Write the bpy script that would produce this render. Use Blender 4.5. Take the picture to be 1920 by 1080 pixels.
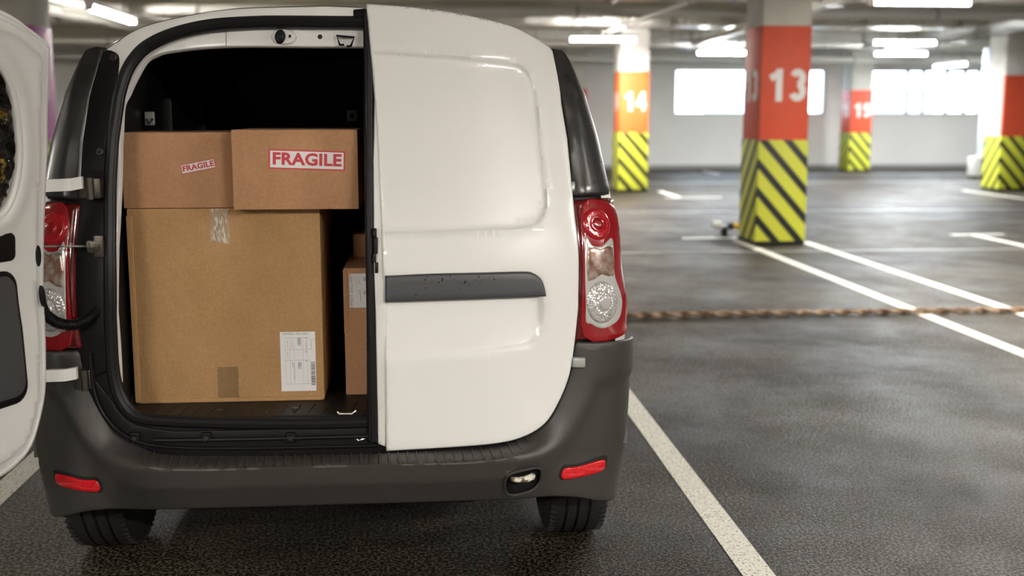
import bpy, bmesh
import math, random
import numpy as np
from mathutils import Vector, Matrix
from mathutils.geometry import delaunay_2d_cdt
random.seed(7)
for _o in list(bpy.data.objects): bpy.data.objects.remove(_o)
sc=bpy.context.scene; COL=sc.collection
# ---------------- camera, view, world, main lights ----------------
_cd=bpy.data.cameras.new('camera'); _cam=bpy.data.objects.new('camera',_cd); COL.objects.link(_cam); sc.camera=_cam
_cd.sensor_width=36; _cd.lens=2124*36/1920; _cd.clip_end=300; _cd.clip_start=.05
_cam.location=(.25,-3.1,1.37); _cam.rotation_euler=(math.pi/2-math.atan(327/2124.),0,-math.radians(4.87))
_cd.dof.use_dof=True; _cd.dof.focus_distance=3.2; _cd.dof.aperture_fstop=2.2
sc.view_settings.view_transform='Standard'; sc.view_settings.look='None'; sc.view_settings.gamma=1
sc.view_settings.use_curve_mapping=False; sc.view_settings.exposure=0.24
w=bpy.data.worlds.new('sky'); sc.world=w; w.use_nodes=True
_n=w.node_tree.nodes; _bg=_n['Background']; _tc=_n.new('ShaderNodeTexCoord'); _sx=_n.new('ShaderNodeSeparateXYZ'); _cr=_n.new('ShaderNodeValToRGB')
w.node_tree.links.new(_tc.outputs['Generated'],_sx.inputs[0]); w.node_tree.links.new(_sx.outputs['Z'],_cr.inputs[0]); w.node_tree.links.new(_cr.outputs[0],_bg.inputs[0])
_cr.color_ramp.elements[0].color=(.70,.85,1,1); _cr.color_ramp.elements[1].color=(.55,.76,1,1)   # bright overcast sky outside the hall
_bg.inputs[1].default_value=9
WARM=(1,.96,.895); COOL=(.93,.97,1)
def area(name,loc,sx,sy,power,col,rot=(0,0,0),portal=False):
    l=bpy.data.lights.new(name,'AREA'); l.shape='RECTANGLE'; l.size=sx; l.size_y=sy; l.energy=power; l.color=col
    o=bpy.data.objects.new(name,l); COL.objects.link(o); o.location=loc; o.rotation_euler=rot
    if portal: l.cycles.is_portal=True
    return o
# every area light sits right under a tube of a ceiling lamp: (x, y, z, length, power, colour, along y?)
LAMPS=[(3.30,15.4,2.55,1.05,190,WARM,0),(5.70,9.0,2.55,1.05,120,COOL,0),(8.50,15.8,2.55,1.05,170,COOL,0),(6.1,18.35,2.50,1.0,150,COOL,0),(9.55,18.35,2.50,1.0,150,COOL,0),(-2.6,16.0,2.6,1.2,140,WARM,0),(11.97,21.2,2.41,1.5,150,COOL,1),
       (-3.55,12.0,2.60,2.0,150,WARM,1),(-1.5,21.0,2.6,1.2,220,WARM,0),(-8.5,14.0,2.6,1.2,260,WARM,0),
       (-2.3,-6.0,2.62,1.3,210,WARM,0),(2.6,-5.2,2.62,1.3,250,WARM,0),(-5.6,-6.4,2.62,1.3,200,WARM,0),(5.6,-2.8,2.62,1.3,330,WARM,0),(-7.0,2.0,2.62,1.3,60,WARM,0),(5.75,4.4,2.58,1.3,330,WARM,0)]  # last lamp is added out of view to brighten the nearest red column
for _i,(x,y,z,L,p,c,al) in enumerate(LAMPS):
    area('lamp_light',(x,y,z-.05),L,.1,p*.85,c,(0,0,math.pi/2 if al else 0))
WIN=[(6.70,10.55),(11.35,14.62)]           # window spans along the far wall
for x0,x1 in WIN: area('window_portal',((x0+x1)/2,24.98,1.91),x1-x0,1.15,1,(1,1,1),(math.pi/2,0,math.pi) ,True)
import math, random
import numpy as np
# ---- camera model (1920x1080 pixels) ----
FPX=2124.; CAMP=np.array((0.25,-3.1,1.37)); YAW=math.radians(4.87); PITCH=math.atan(327/2124.)
_f=np.array((math.sin(YAW)*math.cos(PITCH),math.cos(YAW)*math.cos(PITCH),-math.sin(PITCH)))
_r=np.array((math.cos(YAW),-math.sin(YAW),0.)); _u=np.array((math.sin(YAW)*math.sin(PITCH),math.cos(YAW)*math.sin(PITCH),math.cos(PITCH)))
def proj(p):
    d=np.asarray(p)-CAMP; w=d@_f
    return np.array((960+FPX*(d@_r)/w, 540-FPX*(d@_u)/w))
def ray(px,py): return _f+(px-960)/FPX*_r-(py-540)/FPX*_u
def at_y(px,py,Y):
    d=ray(px,py); return CAMP+(Y-CAMP[1])/d[1]*d
def at_z(px,py,Z):
    d=ray(px,py); return CAMP+(Z-CAMP[2])/d[2]*d
# ---- van rear surface: (u,z) -> 3D ; u runs across the back and round the corner ----
XC=.012; A_=.875; B_=.28; N_=3.5
_t=np.linspace(0,math.pi/2,400)
_X=A_*np.sin(_t)**(2/N_); _Y=B_*(1-np.cos(_t)**(2/N_))
_S=np.concatenate(([0],np.cumsum(np.hypot(np.diff(_X),np.diff(_Y)))))
SMAX=_S[-1]
_zs=np.array([.0,.235,.40,.55,.69,.83,1.02,1.13,1.295,1.42,1.555,1.67,1.9])
_hs=np.array([.82,.840,.855,.862,.862,.864,.84,.82,.787,.75,.69,.635,.55])
def hws(z): return np.interp(z,_zs,_hs)
def lean(z):
    z=np.asarray(z,float); a=np.maximum(0,z-.85); return np.where(a<.2,a*a*.5,a*.2-.02)
def G(u,z):
    u=np.asarray(u,float); z=np.asarray(z,float); s=np.abs(u)
    X=np.where(s<SMAX,np.interp(s,_S,_X),A_); Y=np.where(s<SMAX,np.interp(s,_S,_Y),B_+s-SMAX)
    return np.stack((XC+np.sign(u)*X*hws(z)/A_,Y+lean(z),z+0*u),-1)
def Gn(u,z):
    e=.012
    a=G(u+e,z)-G(u-e,z); b=G(u,z+e)-G(u,z-e)
    n=np.cross(a,b); return n/np.linalg.norm(n,axis=-1,keepdims=True)   # points rearwards (-Y) / outwards
def U(px,py,off=0.):
    p=at_y(px,py,.08); u,z=p[0]-XC,p[2]
    for _ in range(25):
        def f(u,z): return proj(G(u,z)+off*Gn(u,z))
        r=f(u,z)-(px,py)
        if np.hypot(*r)<.05: break
        J=np.stack(((f(u+1e-3,z)-f(u,z))/1e-3,(f(u,z+1e-3)-f(u,z))/1e-3),1)
        try: d=np.linalg.lstsq(J,-r,rcond=.02)[0]
        except Exception: break
        d=np.clip(d,-.06,.06); u+=d[0]; z+=d[1]
        u=max(-1.25,min(1.25,u))
    return (float(u),float(z),float(np.hypot(*(f(u,z)-(px,py)))))
# ---------------- mesh helpers ----------------
def setp(o,parent):
    if parent is None: return
    o.parent=parent; o.matrix_parent_inverse=WI.get(parent.name,Matrix())
WI={}
def empty(name,loc,label=None,cat=None,group=None,world_children=True):
    o=bpy.data.objects.new(name,None); COL.objects.link(o); o.location=loc; o.empty_display_size=.1
    WI[o.name]=Matrix.Translation(-Vector(loc)) if world_children else Matrix()
    if label: tag(o,label,cat,group)
    return o
def tag(o,label,cat,group=None):
    o['label']=label; o['category']=cat
    if group: o['group']=group
    return o
def part(name,verts,faces,m,parent=None,smooth=False,ang=35,kind=None,label=None,at=None):
    me=bpy.data.meshes.new(name); v=np.asarray(verts,float)
    off=Vector((0,0,0))
    if at is not None: off=Vector(at); v=v-np.array(at)
    me.from_pydata([tuple(p) for p in v],[],[tuple(int(i) for i in f) for f in faces]); me.validate(); me.update()
    if smooth:
        me.shade_smooth(); me.set_sharp_from_angle(angle=math.radians(ang))
    me.materials.append(M[m] if isinstance(m,str) else m)
    o=bpy.data.objects.new(name,me); COL.objects.link(o); o.location=off; setp(o,parent)
    if kind: o['kind']=kind
    if label: o['label']=label
    return o
class MB:
    def __init__(s): s.v=[]; s.f=[]
    def add(s,v,f):
        b=len(s.v); s.v+= [tuple(p) for p in v]; s.f+=[tuple(i+b for i in q) for q in f]; return s
    def box(s,x0,x1,y0,y1,z0,z1,bev=0,mtx=None):
        bm=bmesh.new(); bmesh.ops.create_cube(bm,size=1)
        for q in bm.verts: q.co=Vector(((x0+x1)/2+q.co.x*(x1-x0),(y0+y1)/2+q.co.y*(y1-y0),(z0+z1)/2+q.co.z*(z1-z0)))
        if bev: bmesh.ops.bevel(bm,geom=bm.edges[:],offset=bev,segments=2,affect='EDGES',profile=.6)
        if mtx is not None: bm.transform(mtx)
        bm.verts.ensure_lookup_table(); s.add([tuple(q.co) for q in bm.verts],[[q.index for q in fc.verts] for fc in bm.faces]); bm.free(); return s
    def tube(s,pts,r,n=10,closed=False,cap=True,sq=None):
        pts=[Vector(p) for p in pts]; L=len(pts); rr=r if hasattr(r,'__len__') else [r]*L
        up=None; rings=[]
        for i,p in enumerate(pts):
            a=pts[(i-1)%L] if (closed or i>0) else p; b=pts[(i+1)%L] if (closed or i<L-1) else p
            t=(b-a).normalized()
            if up is None:
                up=Vector((0,0,1)) if abs(t.z)<.9 else Vector((0,1,0))
            e1=t.cross(up).normalized(); e2=e1.cross(t).normalized(); up=e2
            rings.append([p+e1*math.cos(k*2*math.pi/n)*rr[i]+e2*math.sin(k*2*math.pi/n)*rr[i] for k in range(n)])
        v=[q for rg in rings for q in rg]; f=[]
        for i in range(L if closed else L-1):
            j=(i+1)%L
            for k in range(n): f.append((i*n+k,i*n+(k+1)%n,j*n+(k+1)%n,j*n+k))
        if cap and not closed: f+= [tuple(range(n))[::-1],tuple((L-1)*n+k for k in range(n))]
        return s.add(v,f)
    def cyl(s,p0,p1,r,n=20,r2=None):
        return s.tube([p0,p1],[r,r if r2 is None else r2],n)
    def disc(s,c,nrm,r,h,n=24,rnd=.3):
        c=Vector(c); nrm=Vector(nrm).normalized(); return s.tube([c,c+nrm*h*(1-rnd),c+nrm*h],[r,r,r*(1-rnd*.5)],n)
    def build(s,name,m,parent=None,smooth=False,**k): return part(name,s.v,s.f,m,parent,smooth,**k)
def box(name,x0,x1,y0,y1,z0,z1,m,parent=None,bev=0,**k): return MB().box(x0,x1,y0,y1,z0,z1,bev).build(name,m,parent,smooth=bev>0,**k)
def spl(pts,n=8,closed=False):
    """catmull-rom through pts, a point given twice is a corner"""
    pts=[tuple(map(float,p[:2])) for p in pts]; segs=[]; cur=[pts[0]]
    seq=pts+([pts[0]] if closed else [])
    for p in seq[1:]:
        if p==cur[-1]: segs.append(cur); cur=[p]
        else: cur.append(p)
    segs.append(cur); out=[]
    for s in segs:
        if len(s)<2: continue
        if len(s)==2: out.append(s[0]); out+= [] ; last=s[1]; continue
        whole=closed and len(segs)==1
        for i in range(len(s)-1):
            p1,p2=np.array(s[i]),np.array(s[i+1])
            p0=np.array(s[i-1]) if i>0 else (np.array(s[-2]) if whole else 2*p1-p2)
            p3=np.array(s[i+2]) if i+2<len(s) else (np.array(s[1]) if whole else 2*p2-p1)
            for k in range(n):
                t=k/n; out.append(tuple(.5*((2*p1)+(-p0+p2)*t+(2*p0-5*p1+4*p2-p3)*t*t+(-p0+3*p1-3*p2+p3)*t**3)))
        last=s[-1]
    if not closed: out.append(last)
    return out
def resample(P,d,closed=True):
    P=np.array([p[:2] for p in P]); 
    if closed: P=np.vstack([P,P[:1]])
    out=[]
    for a,b in zip(P[:-1],P[1:]):
        L=np.hypot(*(b-a))
        if L<1e-5: continue
        n=max(1,int(math.ceil(L/d)))
        for k in range(n): out.append(a+(b-a)*k/n)
    # merge close points
    res=[]
    for p in out:
        if not res or np.hypot(*(p-res[-1]))>d*.25: res.append(p)
    if closed and np.hypot(*(res[0]-res[-1]))<d*.25: res.pop()
    if not closed: res.append(P[-1])
    return np.array(res)
def pdist(Q,P):
    """distance of points Q to closed polyline P"""
    A=P; Bp=np.roll(P,-1,0); best=np.full(len(Q),9.)
    for a,b in zip(A,Bp):
        ab=b-a; L=ab@ab
        if L<1e-12: continue
        t=np.clip(((Q-a)@ab)/L,0,1); best=np.minimum(best,np.hypot(*(Q-a-t[:,None]*ab).T))
    return best
def inside(Q,P):
    A=P; Bp=np.roll(P,-1,0); c=np.zeros(len(Q),bool)
    for a,b in zip(A,Bp):
        if a[1]==b[1]: continue
        k=((a[1]>Q[:,1])!=(b[1]>Q[:,1]))&(Q[:,0]<(b[0]-a[0])*(Q[:,1]-a[1])/(b[1]-a[1])+a[0]); c^=k
    return c
def sdist(Q,P):
    P=np.asarray(P,float)[:,:2]; d=pdist(Q,P); return np.where(inside(Q,P),d,-d)      # >0 inside
def sstep(x,a,b):
    t=np.clip((x-a)/(b-a),0,1); return t*t*(3-2*t)
def inset(P,d):
    A=np.roll(P,1,0); B=np.roll(P,-1,0); t=B-A; n=np.stack((-t[:,1],t[:,0]),1)/np.maximum(1e-9,np.hypot(*t.T))[:,None]
    q=P+n*d
    if inside(q,P).mean()<.5: q=P-n*d
    return q
def panel(name,outline,off,thick,m,parent,holes=(),grid=.03,rnd=.005,emb=None,flip=False,surf=None,xf=None,extra=None,ang=50,label=None,kind=None,seg=None,gfilter=None):
    """a curved sheet with rounded edges cut to an outline in (u,z); off = height above the body surface"""
    GS,GN=surf or (G,Gn)
    P=resample(outline,seg or grid*.6); H=[resample(h,seg or grid*.6) for h in holes]
    loops=[P]+H; pts=[]; edges=[]
    for L in loops:
        b=len(pts); pts+=list(map(tuple,L)); edges+=[(b+i,b+(i+1)%len(L)) for i in range(len(L))]
    nb=len(pts); cand=[]
    for L in loops:
        outer=L is P
        for d in (rnd*.35,rnd):
            q=inset(L,d) if outer else (L+(L-inset(L,d)))
            cand+= [tuple(v)+(d,) for v in q]
    lo=P.min(0); hi=P.max(0)
    gx=np.arange(lo[0]+grid/2,hi[0],grid); gz=np.arange(lo[1]+grid/2,hi[1],grid)
    gp=np.array([(x,z) for x in gx for z in gz]).reshape(-1,2)
    if gfilter is not None: gp=gp[gfilter(gp)]
    cand+= [(x,z,rnd*1.8) for x,z in gp]
    if extra is not None: cand+= [(float(x),float(z),rnd*1.2) for x,z in extra]
    c=np.array(cand); Q=c[:,:2]; ok=inside(Q,P)
    for h in H: ok&=~inside(Q,h)
    dd=np.full(len(Q),9.)
    for L in loops: dd=np.minimum(dd,pdist(Q,L))
    ok&=dd>c[:,2]*.8
    pts+= [tuple(q) for q in Q[ok]]
    v,e,f,_,_,_=delaunay_2d_cdt([Vector(p) for p in pts],edges,[],0,1e-6)
    V=np.array([tuple(p) for p in v]); F=np.array([t for t in f if len(t)==3])
    C=V[F].mean(1); k=inside(C,P)
    for h in H: k&=~inside(C,h)
    F=F[k]
    d=np.full(len(V),9.)
    for L in loops: d=np.minimum(d,pdist(V,L))
    t=1-np.clip(d/rnd,0,1); hgt=off-rnd*(1-np.sqrt(np.maximum(0,1-t*t)))
    if emb is not None: hgt=hgt+emb(V)
    base=GS(V[:,0],V[:,1]); nn=GN(V[:,0],V[:,1])*(-1 if flip else 1)
    top=base+nn*hgt[:,None]; bot=base+nn*((off-thick)+(emb(V) if emb is not None else np.zeros(len(V))))[:,None]
    # orientation
    a=V[F]; cr=(a[:,1,0]-a[:,0,0])*(a[:,2,1]-a[:,0,1])-(a[:,1,1]-a[:,0,1])*(a[:,2,0]-a[:,0,0])
    F=np.where((cr>0)[:,None],F,F[:,::-1])            # ccw in (u,z) seen from the rear
    if flip: F=F[:,::-1]
    n=len(V); faces=[tuple(t) for t in F]+[tuple(t[::-1]+n) for t in F]
    cnt={}
    for t3 in F:
        for i in range(3):
            a1,b1=int(t3[i]),int(t3[(i+1)%3]); cnt[(a1,b1)]=1
    for (a1,b1) in cnt:
        if (b1,a1) not in cnt: faces.append((b1,a1,a1+n,b1+n))
    vv=np.vstack([top,bot])
    if xf is not None: vv=xf(vv)
    o=part(name,vv,faces,m,parent,True,ang,label=label,kind=kind); return o
def Uz(px,py,off=0): r=U(px,py,off); return (r[0],r[1])
def UL(pts,off=0): return [Uz(*p,off) for p in pts]
def mir(P): return [(-p[0],p[1]) for p in P]
def P3(u,z,off=0): return Vector(G(u,z)+off*Gn(u,z))
def circ(c,rx,rz=None,n=28): rz=rz or rx; return [(c[0]+rx*math.cos(2*math.pi*k/n),c[1]+rz*math.sin(2*math.pi*k/n)) for k in range(n)]
def rrect(x0,x1,z0,z1,r,n=5):
    out=[]
    for cx,cz,a in ((x1-r,z1-r,0),(x0+r,z1-r,90),(x0+r,z0+r,180),(x1-r,z0+r,270)):
        for k in range(n+1):
            t=math.radians(a+90*k/n); out.append((cx+r*math.cos(t),cz+r*math.sin(t)))
    return out
def text(name,s,size,m,parent,mtx,bold=.02,depth=.0008,sx=1,**k):
    cu=bpy.data.curves.new(name,'FONT'); cu.body=s; cu.size=size; cu.offset=bold*size; cu.extrude=depth; cu.align_x='CENTER'; cu.align_y='CENTER'; cu.resolution_u=3
    cu.space_character=k.pop('space',1)
    t=bpy.data.objects.new(name,cu); COL.objects.link(t); dg=bpy.context.evaluated_depsgraph_get(); dg.update()
    me=bpy.data.meshes.new_from_object(t.evaluated_get(dg)); bpy.data.objects.remove(t); bpy.data.curves.remove(cu)
    me.transform(Matrix.Diagonal((sx,1,1,1))); me.transform(mtx); me.materials.clear(); me.materials.append(M[m])
    o=bpy.data.objects.new(name,me); COL.objects.link(o); setp(o,parent); return o
def struct(o): o['kind']='structure'; return o
# ---------------- materials ----------------
M={}
def mat(name,col=(.8,.8,.8),rough=.5,metal=0,coat=0,coatr=.05,emit=None,es=0,spec=.5,trans=0,alpha=1):
    m=bpy.data.materials.new(name); m.use_nodes=True; b=m.node_tree.nodes['Principled BSDF']
    b.inputs['Base Color'].default_value=(*col,1); b.inputs['Roughness'].default_value=rough; b.inputs['Metallic'].default_value=metal
    b.inputs['Coat Weight'].default_value=coat; b.inputs['Coat Roughness'].default_value=coatr; b.inputs['Specular IOR Level'].default_value=spec
    b.inputs['Transmission Weight'].default_value=trans; b.inputs['Alpha'].default_value=alpha
    if emit: b.inputs['Emission Color'].default_value=(*emit,1); b.inputs['Emission Strength'].default_value=es
    M[name]=m; return m
def nt(m): return m.node_tree.nodes,m.node_tree.links,m.node_tree.nodes['Principled BSDF']
def tex(m,kind,scale,vec=None,detail=4,coord='Object',dist=0,stretch=None):
    n,l,b=nt(m); t=n.new(kind); t.inputs['Scale'].default_value=scale
    if kind=='ShaderNodeTexNoise': t.inputs['Detail'].default_value=detail; t.inputs['Distortion'].default_value=dist
    tc=n.new('ShaderNodeTexCoord'); src=tc.outputs[coord]
    if stretch:
        mp=n.new('ShaderNodeMapping'); mp.inputs['Scale'].default_value=stretch; l.new(src,mp.inputs[0]); src=mp.outputs[0]
    l.new(src,t.inputs['Vector']); return t
def ramp(m,src,stops):
    n,l,b=nt(m); r=n.new('ShaderNodeValToRGB'); l.new(src,r.inputs[0]); e=r.color_ramp.elements
    while len(e)<len(stops): e.new(.5)
    for i,(p,c) in enumerate(stops): e[i].position=p; e[i].color=(*c,1) if len(c)==3 else c
    return r
def bump(m,src,strength=.3,dist=.01,prev=None):
    n,l,b=nt(m); k=n.new('ShaderNodeBump'); k.inputs['Strength'].default_value=strength; k.inputs['Distance'].default_value=dist
    l.new(src,k.inputs['Height'])
    if prev: l.new(prev.outputs[0],k.inputs['Normal'])
    l.new(k.outputs[0],b.inputs['Normal']); return k
def g(v): return (v,v,v)
m=mat('white_paint',(.80,.79,.765),.32,coat=.7,coatr=.04); t=tex(m,'ShaderNodeTexNoise',6); bump(m,t.outputs[0],.03,.01)
m=mat('white_satin',(.74,.73,.71),.4,coat=.3); t=tex(m,'ShaderNodeTexNoise',30); bump(m,t.outputs[0],.05,.004)
m=mat('black_gloss',(.018,.0175,.0175),.34,coat=.4,coatr=.2)
m=mat('black_satin',(.005,.005,.0055),.45,spec=.2); t=tex(m,'ShaderNodeTexNoise',400); bump(m,t.outputs[0],.1,.001)
m=mat('black_matte',(.009,.009,.009),.6,spec=.3)
m=mat('rubber',(.006,.006,.0065),.42,spec=.25)#,spec=.4)
m=mat('interior_black',(.010,.0095,.009),.5,spec=.25)
m=mat('bumper_plastic',(.041,.038,.034),.40,spec=.5); t=tex(m,'ShaderNodeTexNoise',700); bump(m,t.outputs[0],.25,.0015)
m=mat('trim_grey',(.055,.056,.06),.42); t=tex(m,'ShaderNodeTexNoise',500); bump(m,t.outputs[0],.15,.001)
m=mat('tyre',(.016,.0155,.015),.75,spec=.3)
m=mat('steel',(.5,.48,.44),.35,metal=1); t=tex(m,'ShaderNodeTexNoise',40); r=ramp(m,t.outputs[0],[(.4,g(.2)),(.6,g(.5))]); nt(m)[1].new(r.outputs[0],nt(m)[2].inputs['Roughness'])
m=mat('dark_steel',(.09,.08,.065),.35,metal=.8); 
m=mat('worn_hook',(.75,.70,.60),.5); t=tex(m,'ShaderNodeTexNoise',60); r=ramp(m,t.outputs[0],[(.42,(.15,.10,.06)),(.5,(.78,.74,.66))]); nt(m)[1].new(r.outputs[0],nt(m)[2].inputs['Base Color'])
m=mat('lens_red',(.27,.003,.008),.12,coat=1,coatr=.02)
t=tex(m,'ShaderNodeTexWave',60); bump(m,t.outputs[0],.15,.002)
m=mat('lens_dark_red',(.10,.002,.004),.12,coat=1,coatr=.02)
m=mat('lens_bright_red',(.40,.005,.013),.15,coat=1,coatr=.02); t=tex(m,'ShaderNodeTexNoise',90); bump(m,t.outputs[0],.4,.002)
m=mat('lens_clear',(.62,.60,.58),.18,metal=.55,coat=1,coatr=.02)
n,l,b=nt(m); t=tex(m,'ShaderNodeTexVoronoi',170); bump(m,t.outputs[0],.5,.003); r=ramp(m,t.outputs[0],[(.2,(.85,.84,.83)),(.9,(.50,.48,.46))]); l.new(r.outputs[0],b.inputs['Base Color'])
m=mat('lens_ring',(.62,.60,.58),.2,metal=.3,coat=1,coatr=.02)
m=mat('lens_amber',(.5,.3,.22),.2,metal=.5,coat=1,coatr=.02)
n,l,b=nt(m); t=tex(m,'ShaderNodeTexNoise',40); r=ramp(m,t.outputs[0],[(.30,(.22,.09,.06)),(.5,(.40,.25,.19)),(.75,(.7,.64,.6))]); l.new(r.outputs[0],b.inputs['Base Color'])
c=tex(m,'ShaderNodeTexBrick',160); c.inputs['Mortar Size'].default_value=.06; bump(m,c.outputs['Fac'],.8,.003)
m=mat('reflector',(.60,.006,.012),.15,coat=1,coatr=.03); t=tex(m,'ShaderNodeTexVoronoi',260); bump(m,t.outputs[0],.35,.002)
m=mat('lamp_white',(.8,.8,.8),.4)
m=mat('tube_warm',(1,1,1),.4,emit=(1,.95,.86),es=150)
m=mat('tube_cool',(1,1,1),.4,emit=(.93,.98,1),es=150)
# crinkled foil behind the door window
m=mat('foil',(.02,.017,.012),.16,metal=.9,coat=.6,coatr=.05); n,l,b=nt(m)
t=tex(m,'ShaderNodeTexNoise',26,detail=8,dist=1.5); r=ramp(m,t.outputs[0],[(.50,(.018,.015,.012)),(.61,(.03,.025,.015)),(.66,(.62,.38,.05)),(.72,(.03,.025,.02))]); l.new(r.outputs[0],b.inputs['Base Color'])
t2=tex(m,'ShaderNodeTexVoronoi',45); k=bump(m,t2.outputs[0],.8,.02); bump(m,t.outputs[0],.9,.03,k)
# cardboard
def cardboard(name,c1,c2):
    m=mat(name,c1,.85,spec=.2); n,l,b=nt(m)
    t=tex(m,'ShaderNodeTexNoise',9,detail=10); f=tex(m,'ShaderNodeTexNoise',120,detail=6); 
    mx=n.new('ShaderNodeMath'); mx.operation='MULTIPLY_ADD'; mx.inputs[1].default_value=.65; l.new(f.outputs[0],mx.inputs[0]); mm=n.new('ShaderNodeMath'); mm.operation='MULTIPLY'; mm.inputs[1].default_value=.35; l.new(t.outputs[0],mm.inputs[0]); l.new(mm.outputs[0],mx.inputs[2])
    r=ramp(m,mx.outputs[0],[(.28,c2),(.66,c1)]); l.new(r.outputs[0],b.inputs['Base Color'])
    wv=tex(m,'ShaderNodeTexWave',55,stretch=(1,.35,0)); wv.inputs['Distortion'].default_value=.6; k=bump(m,wv.outputs['Fac'],.16,.0013); bump(m,f.outputs[0],.15,.001,k)
    return m
cardboard('cardboard_tan',(.48,.285,.135),(.37,.21,.090))
cardboard('cardboard_brown',(.50,.275,.150),(.40,.21,.108))
m=mat('tape',(.40,.25,.11),.10,coat=1,coatr=.04,alpha=.32); t=tex(m,'ShaderNodeTexNoise',70,detail=8,dist=1); bump(m,t.outputs[0],1,.01)
m=mat('tape_glint',(.80,.70,.55),.12,coat=1,coatr=.05,alpha=.4); n,l,b=nt(m); t=tex(m,'ShaderNodeTexNoise',60,detail=6,dist=2,stretch=(1,1,.4)); bump(m,t.outputs[0],1,.01); r=ramp(m,t.outputs[0],[(.48,g(.18)),(.56,g(.85))]); l.new(r.outputs[0],b.inputs['Alpha'])  # paler copy of the tape, its blotches paint the glints on the crinkles
m=mat('paper',(.80,.79,.79),.6,spec=.3)
m=mat('print_grey',(.30,.30,.31),.7); m=mat('print_black',(.03,.03,.035),.7)
m=mat('label_red',(.60,.045,.06),.6)
m=mat('number_white',(.80,.79,.77),.6)
# hall
m=mat('wall_paint',(.75,.74,.71),.8,spec=.2); n,l,b=nt(m); t=tex(m,'ShaderNodeTexNoise',.6,detail=6); r=ramp(m,t.outputs[0],[(.3,(.72,.71,.68)),(.7,(.80,.79,.76))]); l.new(r.outputs[0],b.inputs['Base Color'])
m=mat('wall_grey',(.30,.30,.29),.8,spec=.2)
m=mat('concrete',(.55,.53,.48),.8,spec=.25); n,l,b=nt(m); t=tex(m,'ShaderNodeTexNoise',3,detail=8); r=ramp(m,t.outputs[0],[(.3,(.50,.48,.43)),(.7,(.62,.60,.55))]); l.new(r.outputs[0],b.inputs['Base Color']); bump(m,t.outputs[0],.1,.01)
m=mat('ceiling_decking',(.40,.37,.31),.24,metal=.75); n,l,b=nt(m); t=tex(m,'ShaderNodeTexNoise',1.6,detail=8); bump(m,t.outputs[0],.5,.12); r=ramp(m,t.outputs[0],[(.3,(.42,.38,.31)),(.7,(.72,.69,.61))]); l.new(r.outputs[0],b.inputs['Base Color'])  # shiny metal decking that mirrors the windows and lamps
m=mat('ceiling_beam',(.50,.48,.38),.8)
m=mat('duct_foil',(.86,.85,.82),.28,metal=.6); n,l,b=nt(m); t=tex(m,'ShaderNodeTexNoise',5,detail=7,dist=1.2); bump(m,t.outputs[0],.9,.12)
m=mat('pipe_white',(.72,.71,.66),.45); m=mat('pipe_grey',(.38,.38,.37),.4,metal=.3); m=mat('tray_metal',(.66,.66,.62),.4,metal=.5)
def colcol(name,c):
    m=mat(name,c,.55,spec=.35); n,l,b=nt(m); t=tex(m,'ShaderNodeTexNoise',5,detail=6)
    r=ramp(m,t.outputs[0],[(.3,tuple(v*.88 for v in c)),(.7,c)]); l.new(r.outputs[0],b.inputs['Base Color'])
mat('concrete_lit',(.80,.79,.76),.6); colcol('band_red_lit',(.85,.20,.05)); colcol('band_red',(.66,.085,.035)); colcol('band_magenta',(.52,.13,.42))  # first two: paler concrete and red with a lamp's light painted in
def stripes(name,hx,hy,chev=False):
    m=mat(name,(.6,.6,.1),.55,spec=.35); n,l,b=nt(m)
    tc=n.new('ShaderNodeTexCoord'); s=n.new('ShaderNodeSeparateXYZ'); l.new(tc.outputs['Object'],s.inputs[0])
    def mth(op,a,c=None):
        k=n.new('ShaderNodeMath'); k.operation=op
        for i,v in enumerate((a,c)):
            if v is None: continue
            if isinstance(v,(int,float)): k.inputs[i].default_value=v
            else: l.new(v,k.inputs[i])
        return k.outputs[0]
    if chev: q=mth('ADD',mth('ABSOLUTE',s.outputs['X']),mth('ADD',s.outputs['Y'],hy))
    else: q=mth('ADD',mth('ADD',s.outputs['X'],hx),mth('ADD',s.outputs['Y'],hy))
    v=mth('ADD',s.outputs['Z'],mth('MULTIPLY',q,1.12)); f=mth('FRACT',mth('ADD',mth('DIVIDE',v,.29),STRIPE_PH))
    k=mth('LESS_THAN',f,.38); low=mth('LESS_THAN',s.outputs['Z'],.045); k2=mth('MAXIMUM',k,low)
    mix=n.new('ShaderNodeMix'); mix.data_type='RGBA'; mix.inputs['A'].default_value=(.56,.58,.05,1); mix.inputs['B'].default_value=(.012,.012,.013,1)
    l.new(k2,mix.inputs['Factor']); l.new(mix.outputs['Result'],b.inputs['Base Color'])
STRIPE_PH=.30
stripes('stripes',.255,.30); stripes('stripes_chevron',.255,.30,True)
# asphalt
m=mat('asphalt',(.06,.06,.06),.5,spec=.15); n,l,b=nt(m)
f=tex(m,'ShaderNodeTexNoise',95,detail=9); c=tex(m,'ShaderNodeTexNoise',.9,detail=5); v=tex(m,'ShaderNodeTexVoronoi',230)
r=ramp(m,f.outputs[0],[(.42,(.003,.002,.001)),(.50,(.019,.015,.0095)),(.575,(.125,.102,.070))])
r2=ramp(m,c.outputs[0],[(.38,g(.55)),(.62,g(1.2))])
mx=n.new('ShaderNodeMix'); mx.data_type='RGBA'; mx.blend_type='MULTIPLY'; mx.inputs['Factor'].default_value=1; l.new(r.outputs[0],mx.inputs['A']); l.new(r2.outputs[0],mx.inputs['B']); l.new(mx.outputs['Result'],b.inputs['Base Color'])
c2=tex(m,'ShaderNodeTexNoise',1.6,detail=14,dist=.1); c2.inputs['Roughness'].default_value=.72; r3=ramp(m,c2.outputs[0],[(.38,g(.44)),(.50,g(.53)),(.62,g(.63))]); l.new(r3.outputs[0],b.inputs['Roughness'])
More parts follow.
